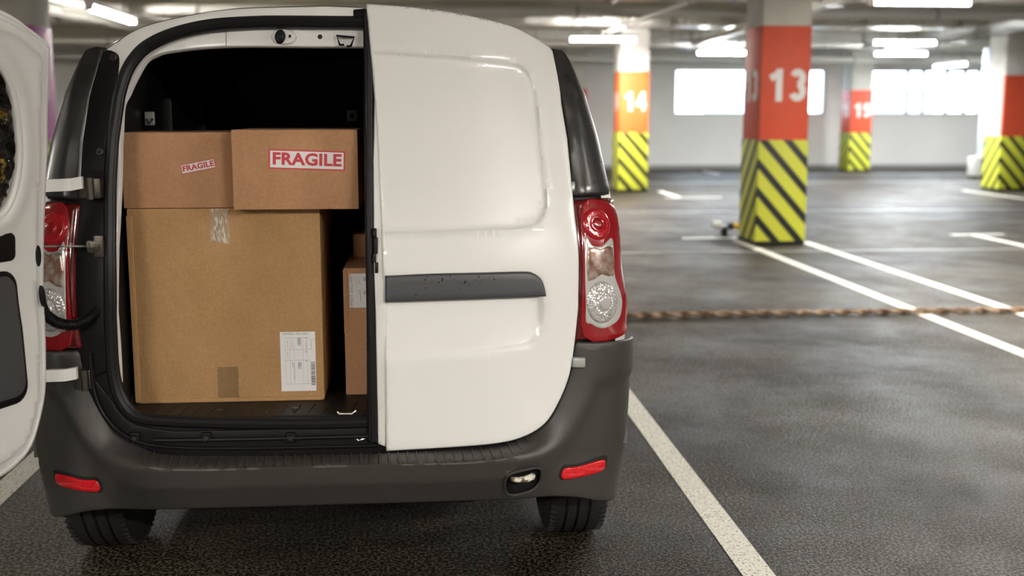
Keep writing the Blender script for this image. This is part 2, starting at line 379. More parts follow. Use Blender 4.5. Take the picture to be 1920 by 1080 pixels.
k=bump(m,v.outputs['Distance'],.45,.004); bump(m,f.outputs[0],.45,.005,k)
m=mat('line_paint',(.6,.58,.52),.6); n,l,b=nt(m); f=tex(m,'ShaderNodeTexNoise',110,detail=5); r=ramp(m,f.outputs[0],[(.34,(.16,.14,.11)),(.40,(.74,.70,.58)),(.6,(.92,.90,.80))]); l.new(r.outputs[0],b.inputs['Base Color']); bump(m,f.outputs[0],.6,.003)
m=mat('joint_dark',(.03,.03,.03),.5); m=mat('joint_pale',(.34,.34,.34),.45)
m=mat('rope',(.22,.13,.08),.8); n,l,b=nt(m); t=tex(m,'ShaderNodeTexNoise',14); r=ramp(m,t.outputs[0],[(.4,(.16,.09,.05)),(.62,(.42,.30,.20))]); l.new(r.outputs[0],b.inputs['Base Color'])
m=mat('yellow',(.75,.42,.04),.5); m=mat('facade',(.55,.68,.85),.8); m=mat('ground_out',(.5,.5,.5),.9)
m=bpy.data.materials.new('glass'); m.use_nodes=True; n=m.node_tree.nodes; l=m.node_tree.links; n.clear()
o=n.new('ShaderNodeOutputMaterial'); a=n.new('ShaderNodeBsdfTransparent'); q=n.new('ShaderNodeBsdfGlossy'); q.inputs['Roughness'].default_value=.02; fr=n.new('ShaderNodeFresnel'); fr.inputs[0].default_value=1.3; x=n.new('ShaderNodeMixShader')
l.new(fr.outputs[0],x.inputs[0]); l.new(a.outputs[0],x.inputs[1]); l.new(q.outputs[0],x.inputs[2]); l.new(x.outputs[0],o.inputs[0]); M['glass']=m
mat('car_glass',(.01,.012,.014),.06,coat=1,coatr=.02)
# ---------------- the parking hall ----------------
X0,X1,YB,YF,CH=-15.,14.95,-11.,25.0,3.25
fl=struct(box('floor',X0,X1,YB,YF,-.2,0,'asphalt'))
ce=struct(box('ceiling',X0,X1,YB,YF,CH,CH+.2,'ceiling_decking'))
struct(box('wall_left',X0-.2,X0,YB,YF,0,CH,'wall_paint')); struct(box('wall_right',X1,X1+.2,YB,YF,0,CH,'wall_paint')); struct(box('wall_back',X0,X1,YB-.2,YB,0,CH,'wall_paint'))
wz0,wz1=1.34,2.47
wf=MB().box(X0,X1,YF,YF+.3,0,wz0).box(X0,X1,YF,YF+.3,wz1,CH)
xs=[X0]+[v for ab in WIN for v in ab]+[X1]
for i in range(0,len(xs),2): wf.box(xs[i],xs[i+1],YF,YF+.3,wz0,wz1)
wf=struct(wf.build('wall_far','wall_paint'))
box('dado_strip',X0,X1,YF-.012,YF,0,.10,'wall_grey',wf)
for k,(x0,x1) in enumerate(WIN):
    m=MB().box(x0,x1,YF+.05,YF+.12,wz0,wz0+.05).box(x0,x1,YF+.05,YF+.12,wz1-.05,wz1).box(x0,x0+.05,YF+.05,YF+.12,wz0,wz1).box(x1-.05,x1,YF+.05,YF+.12,wz0,wz1)
    wn=struct(m.build('window_%d'%(k+1),'pipe_white'))
    cuts=[x0]+([x0+1.9] if k==0 else [])+([] if k==0 else [at_y(p,170,25)[0] for p in (1703,1733,1777,1811)])+[x1]
    for c in cuts[1:-1]: box('mullion',c-.05,c+.05,YF+.05,YF+.12,wz0,wz1,'pipe_white',wn)
    for a,b2 in zip(cuts[:-1],cuts[1:]): box('pane',a+.03,b2-.03,YF+.08,YF+.09,wz0+.04,wz1-.04,'glass',wn)
    box('window_sill',x0,x1,YF-.03,YF+.05,wz0-.04,wz0,'pipe_white',wn)
# buildings outside, faint behind the bright panes
struct(box('ground_outside',-60,140,25.4,160,-.6,-.5,'ground_out'))
def outb(x0,x1,y0,h,lab):
    b=empty('building',((x0+x1)/2,y0,-.5),lab,'building'); box('wall',x0,x1,y0,y0+8,-.5,h,'facade',b); box('roof_slab',x0-.3,x1+.3,y0-.3,y0+8.3,h,h+.25,'wall_paint',b)
outb(21,25,70,2.6,'pale blue low building seen through the leftmost window pane'); outb(33,39,80,2.9,'pale blue building seen through the window just left of column 13')
# parking lines on the floor
def line(x0,y0,x1,y1,w,m='line_paint',name='parking_line',h=.002):
    d=Vector((x1-x0,y1-y0)); L=d.length; d/=L; n=Vector((-d.y,d.x))*w/2
    vs=[]; 
    for z in (0.0005,h):
        for p,s in (((x0,y0),1),((x1,y1),1),((x1,y1),-1),((x0,y0),-1)): vs.append((p[0]+n.x*s,p[1]+n.y*s,z))
    return part(name,vs,[(3,2,1,0),(4,5,6,7),(0,1,5,4),(1,2,6,5),(2,3,7,6),(3,0,4,7)],m,fl)
line(1.262,-6,1.262,4.6,.098); line(-1.275,-6,-1.275,4.6,.098)
line(3.735,3.9-6,3.735,9.0,.10); line(4.43,-3,4.43,8.75,.10)
line(3.20,9.22,3.80,9.22,.10); line(6.36,9.33,6.98,9.33,.10); line(6.60,2,6.60,9.3,.10)
line(4.6,16.9,4.6,15.3,.10); line(4.35,15.3,5.3,15.3,.10); line(10.1,16.6,10.1,14,.10); line(10.1,14.3,12.8,14.3,.1)
line(-3.75,-2,-3.75,9,.10); line(7.2,22.5,7.2,24,.10)
for y,x0,x1,w,m in ((12.62,2,14.9,.07,'joint_pale'),(13.2,2,14.9,.05,'joint_dark'),(7.95,1.3,14.9,.05,'joint_pale'),(17.8,-14,14.9,.09,'joint_dark'),(20.4,-14,14.9,.1,'joint_dark'),(19.2,4,14.9,.12,'joint_pale'),(22.2,5,14.9,.14,'joint_pale')):
    line(x0,y,x1,y,w,m,'floor_joint')
# rope across the floor
m=MB()
for s in (0,1):
    m.tube([(1.15+k*.04,4.345+.012*math.cos(k*.9+s*math.pi)+.015*math.sin(k*.05),.022+.010*math.sin(k*.9+s*math.pi)) for k in range(240)],.013,6)
tag(m.build('rope','rope',None,True),'long twisted brown rope lying across the asphalt from the van to the right','rope')
# columns
cols=[]
def digit(mb,ch,x0,h,w_,T,d=.001):
    """bold painted numeral from flat strokes"""
    sw=h*.21; R=lambda cx,cy,rx,ry,a0,a1,n=18:[(cx+rx*math.cos(math.radians(a0+(a1-a0)*k/n)),cy+ry*math.sin(math.radians(a0+(a1-a0)*k/n))) for k in range(n+1)]
    q=sw/2; r=w_/2-q
    S={'1':[[(w_*.62,0),(w_*.62,h)],[(w_*.10,h*.70),(w_*.60,h*.86)]],
       '3':[R(w_/2,h*.7075,r*.93,h*.1875,155,-90),R(w_/2,h*.3125,r,h*.2075,90,-158)],
       '4':[[(w_*.70,0),(w_*.70,h)],[(w_*.62,h*.94),(w_*.08,h*.36)],[(w_*.0,h*.32),(w_*1.0,h*.32)]],
       '5':[[(w_*.95,h-q),(w_*.20,h-q)],[(w_*.27,h-q),(w_*.20,h*.48)],R(w_/2,h*.3625,r,h*.2575,145,-155)],
       '8':[R(w_/2,h*.74,r*.85,h*.26-q,0,360),R(w_/2,h*.28,r,h*.28-q,0,360)]}[ch]
    if ch=='4': q*=.82
    for si,P in enumerate(S):
        d=.001+.0006*si; P=np.array(P,float); t=np.gradient(P,axis=0) if len(P)>2 else np.array([P[1]-P[0]]*2); t/=np.hypot(*t.T)[:,None]; n_=np.stack((-t[:,1],t[:,0]),1)*q
        L=P+n_; Rr=P-n_; v=[];f=[]
        for z in (0,d):
            for k in range(len(P)): v.append(T@Vector((x0+L[k][0],L[k][1],z))); v.append(T@Vector((x0+Rr[k][0],Rr[k][1],z)))
        m_=2*len(P)
        for k in range(len(P)-1): f+=[(m_+2*k,m_+2*k+1,m_+2*k+3,m_+2*k+2),(2*k+1,2*k,2*k+2,2*k+3),(2*k,m_+2*k,m_+2*k+2,2*k+2),(2*k+1,2*k+3,m_+2*k+3,m_+2*k+1)]
        mb.add(v,f)
def column(x,y,num,band,lab,zr=(1.10,2.26),nz=1.66,front_only=False,hx=.255,hy=.30,stripe='stripes'):
    c=empty('concrete_column',(0,0,0)); tag(c,lab,'column')
    box('shaft',-hx,hx,-hy,hy,0,CH,'concrete_lit' if band=='band_red_lit' else 'concrete',c,.012)
    if front_only: box('paint_band',-hx-.004,hx+.004,-hy-.004,-hy+.05,zr[0],zr[1],band,c)
    else: box('paint_band',-hx-.004,hx+.004,-hy-.004,hy+.004,zr[0],zr[1],band,c,.008)
    box('stripe_guard',-hx-.012,hx+.012,-hy-.012,hy+.012,0.001,zr[0],stripe,c,.012)
    if num:
        h=.33; w_=.19
        for ang,px_,py_ in ((0,.03,-hy-.005),(-1,-hx-.005,0),(1,hx+.005,0)):
            T=Matrix.Translation((px_,py_,nz-h/2))@Matrix.Rotation(ang*math.pi/2,4,'Z')@Matrix.Rotation(math.pi/2,4,'X'); m=MB()
            tot=len(num)*w_+(len(num)-1)*.0
            for k,ch in enumerate(num): digit(m,ch,-tot/2+k*w_*1.0+(.008 if k else -.018),h,w_*.95,T)
            m.build('number','number_white',c)
    c.location=(x,y,0); cols.append(c); return c
column(4.062,8.77,'13','band_red','red column numbered 13 with black and yellow stripes, nearest on the right')
column(4.08,17.0,'14','band_red_lit','red column numbered 14, lamplight painted into its colours, beside the right edge of the van',(1.04,2.10),1.58)
column(10.80,23.55,'15','band_red','distant red column numbered 15 between the two groups of windows',(.92,1.92),1.45)
column(10.9,16.7,None,'band_red','red and white-sided column at the right edge of the picture',(.97,2.04),1.5,True)
column(4.12,24.5,None,'band_red','far red column just showing past the right side of the van',(1.0,1.96))
column(-3.685,8.77,'8','band_magenta','magenta column behind the open left van door',(1.10,2.22),1.66)
# service duct and outdoor unit by the right-hand column
d=empty('service_duct',(12.56,20.7,0),'pale vertical duct standing behind the column at the right edge','duct')
MB().box(12.46,12.68,20.6,20.8,.5,2.75,.02).build('duct_body','facade',d,True); box('duct_shoe',12.44,12.70,20.58,20.82,0,.5,'pipe_grey',d,.02)
box('clamp_bar',12.30,13.1,20.52,20.60,1.47,1.51,'pipe_grey',d)
a=empty('air_conditioner',(12.3,20.35,0),'white outdoor air conditioner unit on the floor at the far right','air conditioner')
box('casing',12.13,12.42,20.25,20.55,.05,.46,'pipe_white',a,.02)
for k in range(6): box('grille_slat',12.26,12.40,20.235,20.25,.12+k*.05,.145+k*.05,'wall_grey',a)
for x in (12.15,12.34): box('foot',x,x+.06,20.25,20.55,0.0005,.05,'black_matte',a)
# folded parking barrier at the foot of column 13
b=empty('parking_barrier',(3.72,9.3,0),'small black and yellow parking barrier beside the foot of column 13','barrier')
MB().tube([(3.78,9.32,.12),(3.92,9.32,.12)],.035,10).build('bar','yellow',b,True); MB().tube([(3.74,9.32,.12),(3.80,9.32,.12)],.037,10).build('black_sleeve','black_matte',b,True); MB().tube([(3.86,9.32,.12),(3.91,9.32,.12)],.037,10).build('black_sleeve','black_matte',b,True)
MB().tube([(3.56,9.32,.135),(3.66,9.32,.13)],.05,10).build('end_cap','pipe_white',b,True); box('post',3.67,3.73,9.29,9.35,0.0005,.11,'black_matte',b,.005); box('base_plate',3.62,3.78,9.24,9.40,0.0003,.012,'black_matte',b)
# ceiling: beams, ducts, pipes, trays
bi=0
for y in (-6.5,-1.0,4.5,10.0,14.2,18.2,21.6,24.3):
    bi+=1; struct(box('trim_%d'%bi,X0,X1,y-.28,y+.28,CH-.32,CH,'ceiling_beam'))
def pipe(name,p0,p1,r,m,lab,cat='pipe',n=12):
    e=empty(name,((p0[0]+p1[0])/2,(p0[1]+p1[1])/2,p0[2]),lab,cat); MB().tube([p0,p1],r,n).build('pipe_run',m,e,True)
    P0,P1=Vector(p0),Vector(p1); L=(P1-P0).length; k=max(2,int(L/2.5))
    for i in range(k):
        q=P0+(P1-P0)*((i+.5)/k); MB().tube([q,(q.x,q.y,CH-.002)],.012,6).add([],[]).build('hanger','pipe_grey',e,True); MB().tube([q-(P1-P0).normalized()*.02,q+(P1-P0).normalized()*.02],r*1.25,n).build('clamp','pipe_grey',e,True)
def duct(x0,x1,y0,y1,z0,z1,m,lab):
    e=empty('air_duct',((x0+x1)/2,(y0+y1)/2,z0),lab,'duct'); alongx=(x1-x0)>(y1-y0); L=(x1-x0) if alongx else (y1-y0); k=max(1,int(L/1.6))
    for i in range(k):
        a0=(x0 if alongx else y0)+L*i/k; a1=(x0 if alongx else y0)+L*(i+1)/k-.03
        if alongx: box('duct_section',a0,a1,y0,y1,z0,z1,m,e,.02); box('flange',a1,a1+.03,y0-.03,y1+.03,z0-.03,z1+.02,'pipe_grey',e)
        else: box('duct_section',x0,x1,a0,a1,z0,z1,m,e,.02); box('flange',x0-.03,x1+.03,a1,a1+.03,z0-.03,z1+.02,'pipe_grey',e)
    for i in range(max(2,k//2)):
        t=(i+.5)/max(2,k//2); hx_,hy_=(x0+(x1-x0)*t,(y0+y1)/2) if alongx else ((x0+x1)/2,y0+(y1-y0)*t); MB().tube([(hx_,hy_,z1),(hx_,hy_,CH)],.012,6).build('hanger','pipe_grey',e)
duct(-12,14.5,11.2,12.3,2.86,3.12,'duct_foil','foil wrapped duct crossing the ceiling behind column 13')
duct(-12,14.5,15.9,16.5,2.82,3.02,'duct_foil','narrow foil wrapped duct crossing the ceiling near column 14')
duct(-3,14.5,19.4,20.4,2.80,3.05,'duct_foil','wide foil duct crossing the ceiling near the far windows')
duct(-12,13.5,7.0,8.1,2.95,3.2,'duct_foil','nearest foil wrapped duct crossing above column 13')
pipe('ceiling_pipe',(-12,10.75,2.78),(14.5,10.75,2.78),.055,'pipe_white','white pipe along the front of the duct behind column 13')
pipe('ceiling_pipe',(-12,13.3,2.80),(14.5,13.3,2.80),.07,'pipe_white','white pipe crossing halfway between columns 13 and 14')
pipe('ceiling_pipe',(-12,18.9,2.70),(14.5,18.9,2.70),.06,'pipe_white','white pipe crossing behind column 14')
pipe('ceiling_pipe',(-12,23.2,2.62),(14.5,23.2,2.62),.07,'pipe_white','farthest white pipe close to the window wall')
pipe('ceiling_pipe',(4.6,1,2.95),(3.35,15.6,2.68),.035,'pipe_white','thin white pipe running from above towards the lamp at column 14')
pipe('ceiling_pipe',(-6.4,5,2.9),(-1.9,20,2.70),.04,'pipe_white','thin white pipe running away over the van roof on the left')
pipe('ceiling_pipe',(12.8,5,2.9),(8.2,22,2.62),.06,'pipe_grey','grey pipe slanting across the ceiling at the far right')
pipe('ceiling_pipe',(10.6,3,2.95),(5.9,14,2.86),.03,'pipe_grey','thin grey pipe slanting over the nearest right lamp')
def tray(x0,y0,x1,y1,z,w,lab):
    e=empty('cable_tray',((x0+x1)/2,(y0+y1)/2,z),lab,'cable tray'); d=Vector((x1-x0,y1-y0,0)); L=d.length; A=math.atan2(d.y,d.x)
    T=Matrix.Translation((x0,y0,z))@Matrix.Rotation(A,4,'Z')
    MB().box(0,L,-w/2,w/2,0,.008,0,T).build('tray_bottom','tray_metal',e)
    for s in (-1,1): MB().box(0,L,s*w/2-.008,s*w/2+.008,-.01,.10,0,T).build('side_rail','tray_metal',e)
    for i in range(int(L/2)):
        yy=y0+(y1-y0)*(i*2+1)/L
        if any(a-.1<yy<b+.1 for a,b in ((11.2,12.3),(15.9,16.5),(19.4,20.4),(7.0,8.1))): continue
        MB().box(i*2+1,i*2+1.03,-w/2-.03,w/2+.03,-.03,0,0,T).box(i*2+1,i*2+1.02,-.01,.01,.0,CH-z,0,T).build('hanger','pipe_grey',e)
tray(5.25,9.5,5.75,20.0,2.66,.16,'pale cable tray running back past the right side of column 14')
tray(-5.6,4,-3.9,20,2.72,.16,'pale cable tray above the magenta column on the left')
tray(9.6,6,10.3,22,2.75,.25,'pale cable tray running towards the chevron column')
# lamps
LL=['tube lamp hanging in front of column 14','tube lamp at the top edge right of column 13','tube lamp above the windows right of column 13','left one of two lamps in front of the far wide duct','right one of two lamps in front of the far wide duct','tube lamp hidden low behind the van roof','slanting tube lamp high at the far right','slanting tube lamp left of the van roof','farthest tube lamp behind the van roof','tube lamp beyond the magenta column','tube lamp behind the camera on the left','tube lamp behind the camera on the right','tube lamp farthest left behind the camera','tube lamp right of the van behind the camera','tube lamp left of the van','unseen tube lamp added on the right to brighten column 13']
for i,(x,y,z,L,p,c,al) in enumerate(LAMPS):
    e=empty('ceiling_lamp',(x,y,z),LL[i],'lamp')
    T=Matrix.Translation((x,y,z))@Matrix.Rotation(math.pi/2 if al else 0,4,'Z')
    MB().box(-L/2-.04,L/2+.04,-.06,.06,.03,.09,.01,T).build('housing','lamp_white',e,True)
    for s in (-1,1):
        MB().tube([T@Vector((-L/2,s*.03,.0)),T@Vector((L/2,s*.03,0))],.022,10).build('tube','tube_warm' if c is WARM else 'tube_cool',e,True)
        MB().box(s*(L/2)-.02+s*.02,s*(L/2)+.02+s*.02,-.05,.05,-.03,.04,.005,T).build('end_cap','lamp_white',e,True)
        MB().tube([T@Vector((s*L*.3,0,.08)),T@Vector((s*L*.3,0,CH-z))],.008,6).build('suspension_rod','pipe_grey',e)
OPEN=108; DEX=-.745; DEY=-.02
# ---------------- cardboard boxes in the cargo bay ----------------
FZ=.533
def carton(name,x0,x1,y0,y1,z0,z1,m,lab,rot=0,seam=True,group=None):
    cx,cy=(x0+x1)/2,(y0+y1)/2
    e=empty(name,(cx,cy,z0),lab,'box',group,False); hx,hy,h=(x1-x0)/2,(y1-y0)/2,z1-z0
    def P(m_,nm,mt,**k): return m_.build(nm,mt,e,**k)
    P(MB().box(-hx,hx,-hy,hy,0,h-.004,.004),'carton_body',m,smooth=True)
    P(MB().box(-hx+.001,hx-.001,-hy+.001,-.0015,h-.006,h,.0015),'flap',m); P(MB().box(-hx+.001,hx-.001,.0015,hy-.001,h-.006,h,.0015),'flap',m)
    e.rotation_euler=(0,0,rot); return e,hx,hy,h
# big box
b0=at_y(240,392,.2); b1=at_y(605,752,.2)
zb=b0[2]
big,hx,hy,h=carton('cardboard_box',at_y(246,570,.2)[0],at_y(604,570,.2)[0],.2,.78,FZ,zb,'cardboard_tan','largest cardboard box with strips of clear tape, standing on the cargo floor')
yf=-hy
cxb=big.location.x; T0=Matrix.Translation((0,yf,0))@Matrix.Rotation(math.pi/2,4,'X')
# creased left corner and lower fold lip
MB().box(-hx-.002,-hx+.014,yf-.003,yf+.01,0.004,h-.02,.002).build('folded_edge','cardboard_tan',big,True)
MB().box(-hx+.01,hx-.004,yf-.004,yf+.01,0.0,.012,.003).build('bottom_fold','cardboard_tan',big,True)
def tape(x0,x1,z0,z1,y,par,seed):
    rnd=random.Random(seed); nx,nz=8,16; v=[];f=[]
    for s in (0,1):
        for j in range(nz+1):
            for i in range(nx+1):
                e_=(.004*(rnd.random()-.5) if i in (0,nx) or j==0 else 0)
                v.append((x0+(x1-x0)*i/nx+e_,y-(0.0009+rnd.random()*.0012 if s==0 else .0002),z0+(z1-z0)*j/nz+(rnd.random()*.008 if j==0 else 0)))
    N=(nx+1)*(nz+1)
    for j in range(nz):
        for i in range(nx):
            a=j*(nx+1)+i; f.append((a,a+1,a+nx+2,a+nx+1)); f.append((a+N,a+N+nx+1,a+N+nx+2,a+N+1))
    return part('tape_strip',v,f,'tape_glint' if z0>.3 else 'tape',par,True,80)
def bx(px,Y=.2): return at_y(px,600,Y)[0]-cxb
tape(bx(402),bx(436),h-.102,h-.001,yf,big,1); tape(bx(404),bx(443),.004,.105,yf,big,2)
# delivery label with printed form
def form(par,x0,x1,z0,z1,y,side,vertical_title):
    lw=x1-x0; lh=z1-z0
    pl=MB().box(x0,x1,y-.0012,y-.0002,z0,z1).build('delivery_label','paper',par)
    m=MB(); k=MB(); rr=random.Random(5)
    def q(mb,a,b,c,d): mb.box(x0+a*lw,x0+b*lw,y-.0016,y-.0012,z0+c*lh,z0+d*lh)
    for a in (.14,.27,.39,.64,.76,.83): q(m,a,a+.004,.12,.90 if a<.8 else .55)
    for c in (.12,.52,.70,.90): q(m,.12,.84,c,c+.003)
    q(m,.80,.98,.86,.863)
    for a,c0,c1 in ((.20,.56,.66),(.20,.75,.87),(.33,.40,.50),(.33,.72,.88),(.37,.2,.47),(.88,.70,.83),(.73,.70,.84)):
        z=c0
        while z<c1: q(m,a,a+.018,z,z+.006); z+=.006+.005*rr.random()+.003
    for a in (.50,.525,.55,.575):
        for c0,c1 in ((.76,.9),(.37,.49)): q(k,a,a+.010,c0+rr.random()*.05,c1)
    for c in (.885,.655,.495): q(k,.72,.745,c,c+.015)
    if side:
        z=.10
        while z<.49:
            w_=rr.choice((.004,.007,.012)); q(k,.86,.98,z,z+w_); z+=w_+rr.choice((.004,.006,.010))
    m.build('printed_form','print_grey',pl); k.build('barcode_print','print_black',pl)
    if vertical_title: text('title_text','EXPRESS DELIVERY',.011,'print_grey',pl,Matrix.Translation((x0+.07*lw,y-.0014,z0+.45*lh))@Matrix.Rotation(-math.pi/2,4,'Y')@Matrix.Rotation(math.pi/2,4,'X'),.02,.0002,1.0,space=1.25)
    else: text('title_text','EXPRESS DELIVERY',.0085,'print_grey',pl,Matrix.Translation((x0+.45*lw,y-.0014,z0+.965*lh))@Matrix.Rotation(math.pi/2,4,'X'),.02,.0002,.85,space=1.25)
za=at_y(560,622,.2)[2]-FZ; zc=at_y(560,733,.2)[2]-FZ
form(big,bx(524),bx(590),zc,za,yf,True,False)
# fragile boxes on top
def fragile(par,cx,cz,w_,h_,ang,y,hgt,bd=.004):
    T=Matrix.Translation((cx,y,cz))@Matrix.Rotation(ang,4,'Y')
    lb=MB().box(-w_/2,w_/2,-.0008,-.0001,-h_/2,h_/2,0,T).build('fragile_label','label_red',par)
    MB().box(-w_/2+bd,w_/2-bd,-.0012,-.0007,-h_/2+bd,h_/2-bd,0,T).build('label_field','paper',lb)
    text('label_text','FRAGILE',hgt,'label_red',lb,T@Matrix.Translation((0,-.0014,0))@Matrix.Rotation(math.pi/2,4,'X'),.035,.0002,1.1,space=1.03)
r0=at_y(438,390,.13); r1=at_y(670,243,.13)
rb,hx,hy,h=carton('cardboard_box',r0[0],r1[0],.13,.52,zb+.001,r1[2],'cardboard_brown','upper right cardboard box with the large straight FRAGILE label')
c=at_y(575.5,300,.13); fragile(rb,c[0]-rb.location.x,c[2]-rb.location.z,139/2124*3.23,36/2124*3.23,math.radians(2.0),-hy,.046)
l0=at_y(231,388,.20); l1=at_y(437,248,.20)
lb_,hx,hy,h=carton('cardboard_box',l0[0],r0[0]-.004,.205,.56,zb+.001,l1[2],'cardboard_brown','upper left cardboard box with the small tilted FRAGILE label')
c=at_y(371,312,.2); fragile(lb_,c[0]-lb_.location.x,c[2]-lb_.location.z,.097,.027,-math.radians(11),-hy,.0215,.0018)
# box in the lower right
q0=at_y(649,748,.25); zt=at_y(650,503,.25)[2]
sb,hx,hy,h=carton('cardboard_box',q0[0],q0[0]+.34,.25,.70,FZ,zt,'cardboard_brown','narrow cardboard box standing on the floor right of the largest box')
cs=sb.location.x
MB().box(-hx-.001,-hx+.012,-hy-.002,-hy+.01,.19,h-.004,.002).build('folded_edge','cardboard_brown',sb,True)
fx0=at_y(655,540,.25)[0]-cs; form(sb,fx0,fx0+.085,at_y(660,577,.25)[2]-FZ,at_y(660,513,.25)[2]-FZ,-hy,False,True)
carton('cardboard_box',at_y(662,470,.5)[0],at_y(662,470,.5)[0]+.2,.5,.68,zt+.001,zt+.075,'cardboard_brown','small flat box lying on the narrow box, deep in the cargo bay')
# ---------------- the van ----------------
van=empty('delivery_van',(0.012,2.0,0),'white delivery van with its left rear door open and boxes inside','van')
H=[(0,1.664),(.335,1.655),(.51,1.636),(.66,1.608),(.735,1.575),(.785,1.546),(.765,1.46),(.748,1.39),(.732,1.24),(.719,1.091),(.713,.972),(.699,.851),(.688,.729),(.673,.636),(.642,.56),(.603,.5),(.541,.465),(.465,.448),(.346,.442),(.128,.444),(0,.444)]
DOORR=[(.135,1.664),(.135,1.664),(.335,1.655),(.51,1.636),(.66,1.608),(.735,1.575),(.787,1.543),(.787,1.543),(.765,1.46),(.748,1.39),(.732,1.24),(.719,1.091),(.713,.972),(.699,.851),(.688,.729),(.673,.636),(.642,.56),(.603,.5),(.541,.465),(.465,.450),(.346,.444),(.135,.438),(.135,.438)]
FULL=np.array(spl(H,4)+[(-p[0],p[1]) for p in spl(H,4)[::-1]][1:-1])
SEALL=UL([(615,40),(530,39),(471,40),(390,46),(322,62),(275,84),(250,108),(233,138),(220,185),(209,260),(204,340),(203,450),(204,560),(205,620),(209,690),(218,735),(236,768),(265,786),(330,792),(470,796),(615,796)])
SEALL[0]=(0,SEALL[1][1]); SEALL[-1]=(0,SEALL[-1][1])
SEAL=SEALL+[(-p[0],p[1]) for p in SEALL[::-1]][1:-1]
SEALC=spl(SEAL,5,True)
# body shell
sidez=np.arange(1.50,.32,-.03)
top=spl([(0,1.664),(.335,1.655),(.51,1.636),(.66,1.608),(.735,1.575),(.787,1.540),(.825,1.50)],3)
prof=[(u,z,0.) for u,z in top[:-1]]+[(.845,float(z),1.) for z in sidez]
prof=[(p[0],p[1],float(sstep(p[1],1.60,1.50)) if 1.5<p[1] else p[2]) for p in prof]
prof=[(-u,z,w_) for u,z,w_ in prof[::-1]][:-1]+prof
S=list(np.arange(0,1.3,.04))+list(np.arange(1.3,2.3,.12))+list(np.arange(2.3,4.05,.08))
def shell_pt(u,z,w_,s):
    a=G(u,z)+np.array((0,s,0)); b=G(math.copysign(abs(u)+s,u),z); p=a*(1-w_)+b*w_
    if w_<1: p[2]+=.012*sstep(s,0,.12)*(1-w_)
    T=np.interp(s,[0,2.3,3.05,3.9,4.05],[1.676,1.676,1.02,.86,.72]); zb_=.29
    p[2]=zb_+(p[2]-zb_)*(T-zb_)/(1.676-zb_)
    p[0]=XC+(p[0]-XC)*float(np.interp(s,[0,2.6,3.8,4.05],[1,1,.97,.80]))
    return p
V=np.array([[shell_pt(u,z,w_,s) for (u,z,w_) in prof] for s in S]); nP=len(prof); nS=len(S)
groups={'body_shell':[],'windscreen':[],'side_window':[]}
sw={-1:[],1:[]}
for i in range(nS-1):
    for j in range(nP-1):
        q=(i*nP+j,i*nP+j+1,(i+1)*nP+j+1,(i+1)*nP+j); c=V.reshape(-1,3)[list(q)].mean(0)
        arch=any((c[1]-yc)**2+(c[2]-.31)**2<.375**2 and abs(c[0]-XC)>.6 for yc in (.52,3.32))
        if arch: continue
        zj=(prof[j][1]+prof[j+1][1])/2; sm=(S[i]+S[i+1])/2
        if zj>1.56 and 2.36<sm<3.0: groups['windscreen'].append(q)
        elif 1.12<zj<1.48 and 1.75<sm<2.75 and not 2.2<sm<2.26: sw[1 if c[0]>0 else -1].append(q)
        else: groups['body_shell'].append(q)
last=(nS-1)*nP; groups['body_shell'].append(tuple(last+j for j in range(nP))[::-1])
def sub(name,fs,m,**k):
    idx=sorted({i for f in fs for i in f}); mp={a:b for b,a in enumerate(idx)}
    return part(name,V.reshape(-1,3)[idx],[tuple(mp[i] for i in f)[::-1] for f in fs],m,van,True,40,**k)
sub('body_shell',groups['body_shell'],'white_paint'); sub('windscreen',groups['windscreen'],'car_glass'); sub('side_window',sw[1],'car_glass'); sub('side_window',sw[-1],'car_glass')
for s in (-1,1):
    for yc in (.52,3.32):
        MB().tube([(XC+s*(.845 if yc<1 else .84),yc+.372*math.cos(t),.31+.372*math.sin(t)) for t in np.linspace(-.05 if yc>1 else .0,math.pi*(.93 if yc<1 else 1.02),28)],.022,8).build('arch_flare','bumper_plastic',van,True)
        MB().tube([(XC+s*(.70),yc+.39*math.cos(t),.31+.39*math.sin(t)) for t in np.linspace(0,math.pi,14)],.19,8,cap=False).build('wheel_well','black_matte',van,True) if False else None
        # arched well liner
        v=[];f=[]
        for k,t in enumerate(np.linspace(0,math.pi,15)):
            for x in (.56,.80):
                for r in (.375,.385): v.append((XC+s*x,yc+r*math.cos(t),.31+r*math.sin(t)))
        for k in range(14):
            a=k*4; b_=a+4
            f+=[(a,a+2,b_+2,b_),(a+1,b_+1,b_+3,a+3)]
        part('wheel_well',v,f,'black_matte',van)
    MB().box(s*.98-.10,s*.98+.10,2.72,2.78,1.02,1.17,.02).build('wing_mirror','black_satin',van,True); MB().tube([(s*.84,2.76,1.06),(s*.92,2.75,1.06)],.02).build('mirror_arm','black_satin',van,True)
    panel('headlamp',rrect(-.1,.1,.62,.74,.03),0,.03,'lens_clear',van,surf=(lambda u,z,s=s:np.stack((s*.66+u,4.06+.0*z,z),-1),lambda u,z:np.stack((0*u,1+0*u,0*u),-1)))
box('front_bumper',-.80,.80,4.0,4.22,.22,.60,'bumper_plastic',van,.06)
box('underbody',-.57,.57,.06,4.0,.30,.36,'black_matte',van)
box('axle_beam',-.62,.62,.47,.57,.26,.34,'black_matte',van,.02)
for s in (-1,1): box('muffler' if s<0 else 'spare_carrier',s*.30-.14,s*.30+.14,.08,.36,.235,.31,'black_matte',van,.04)
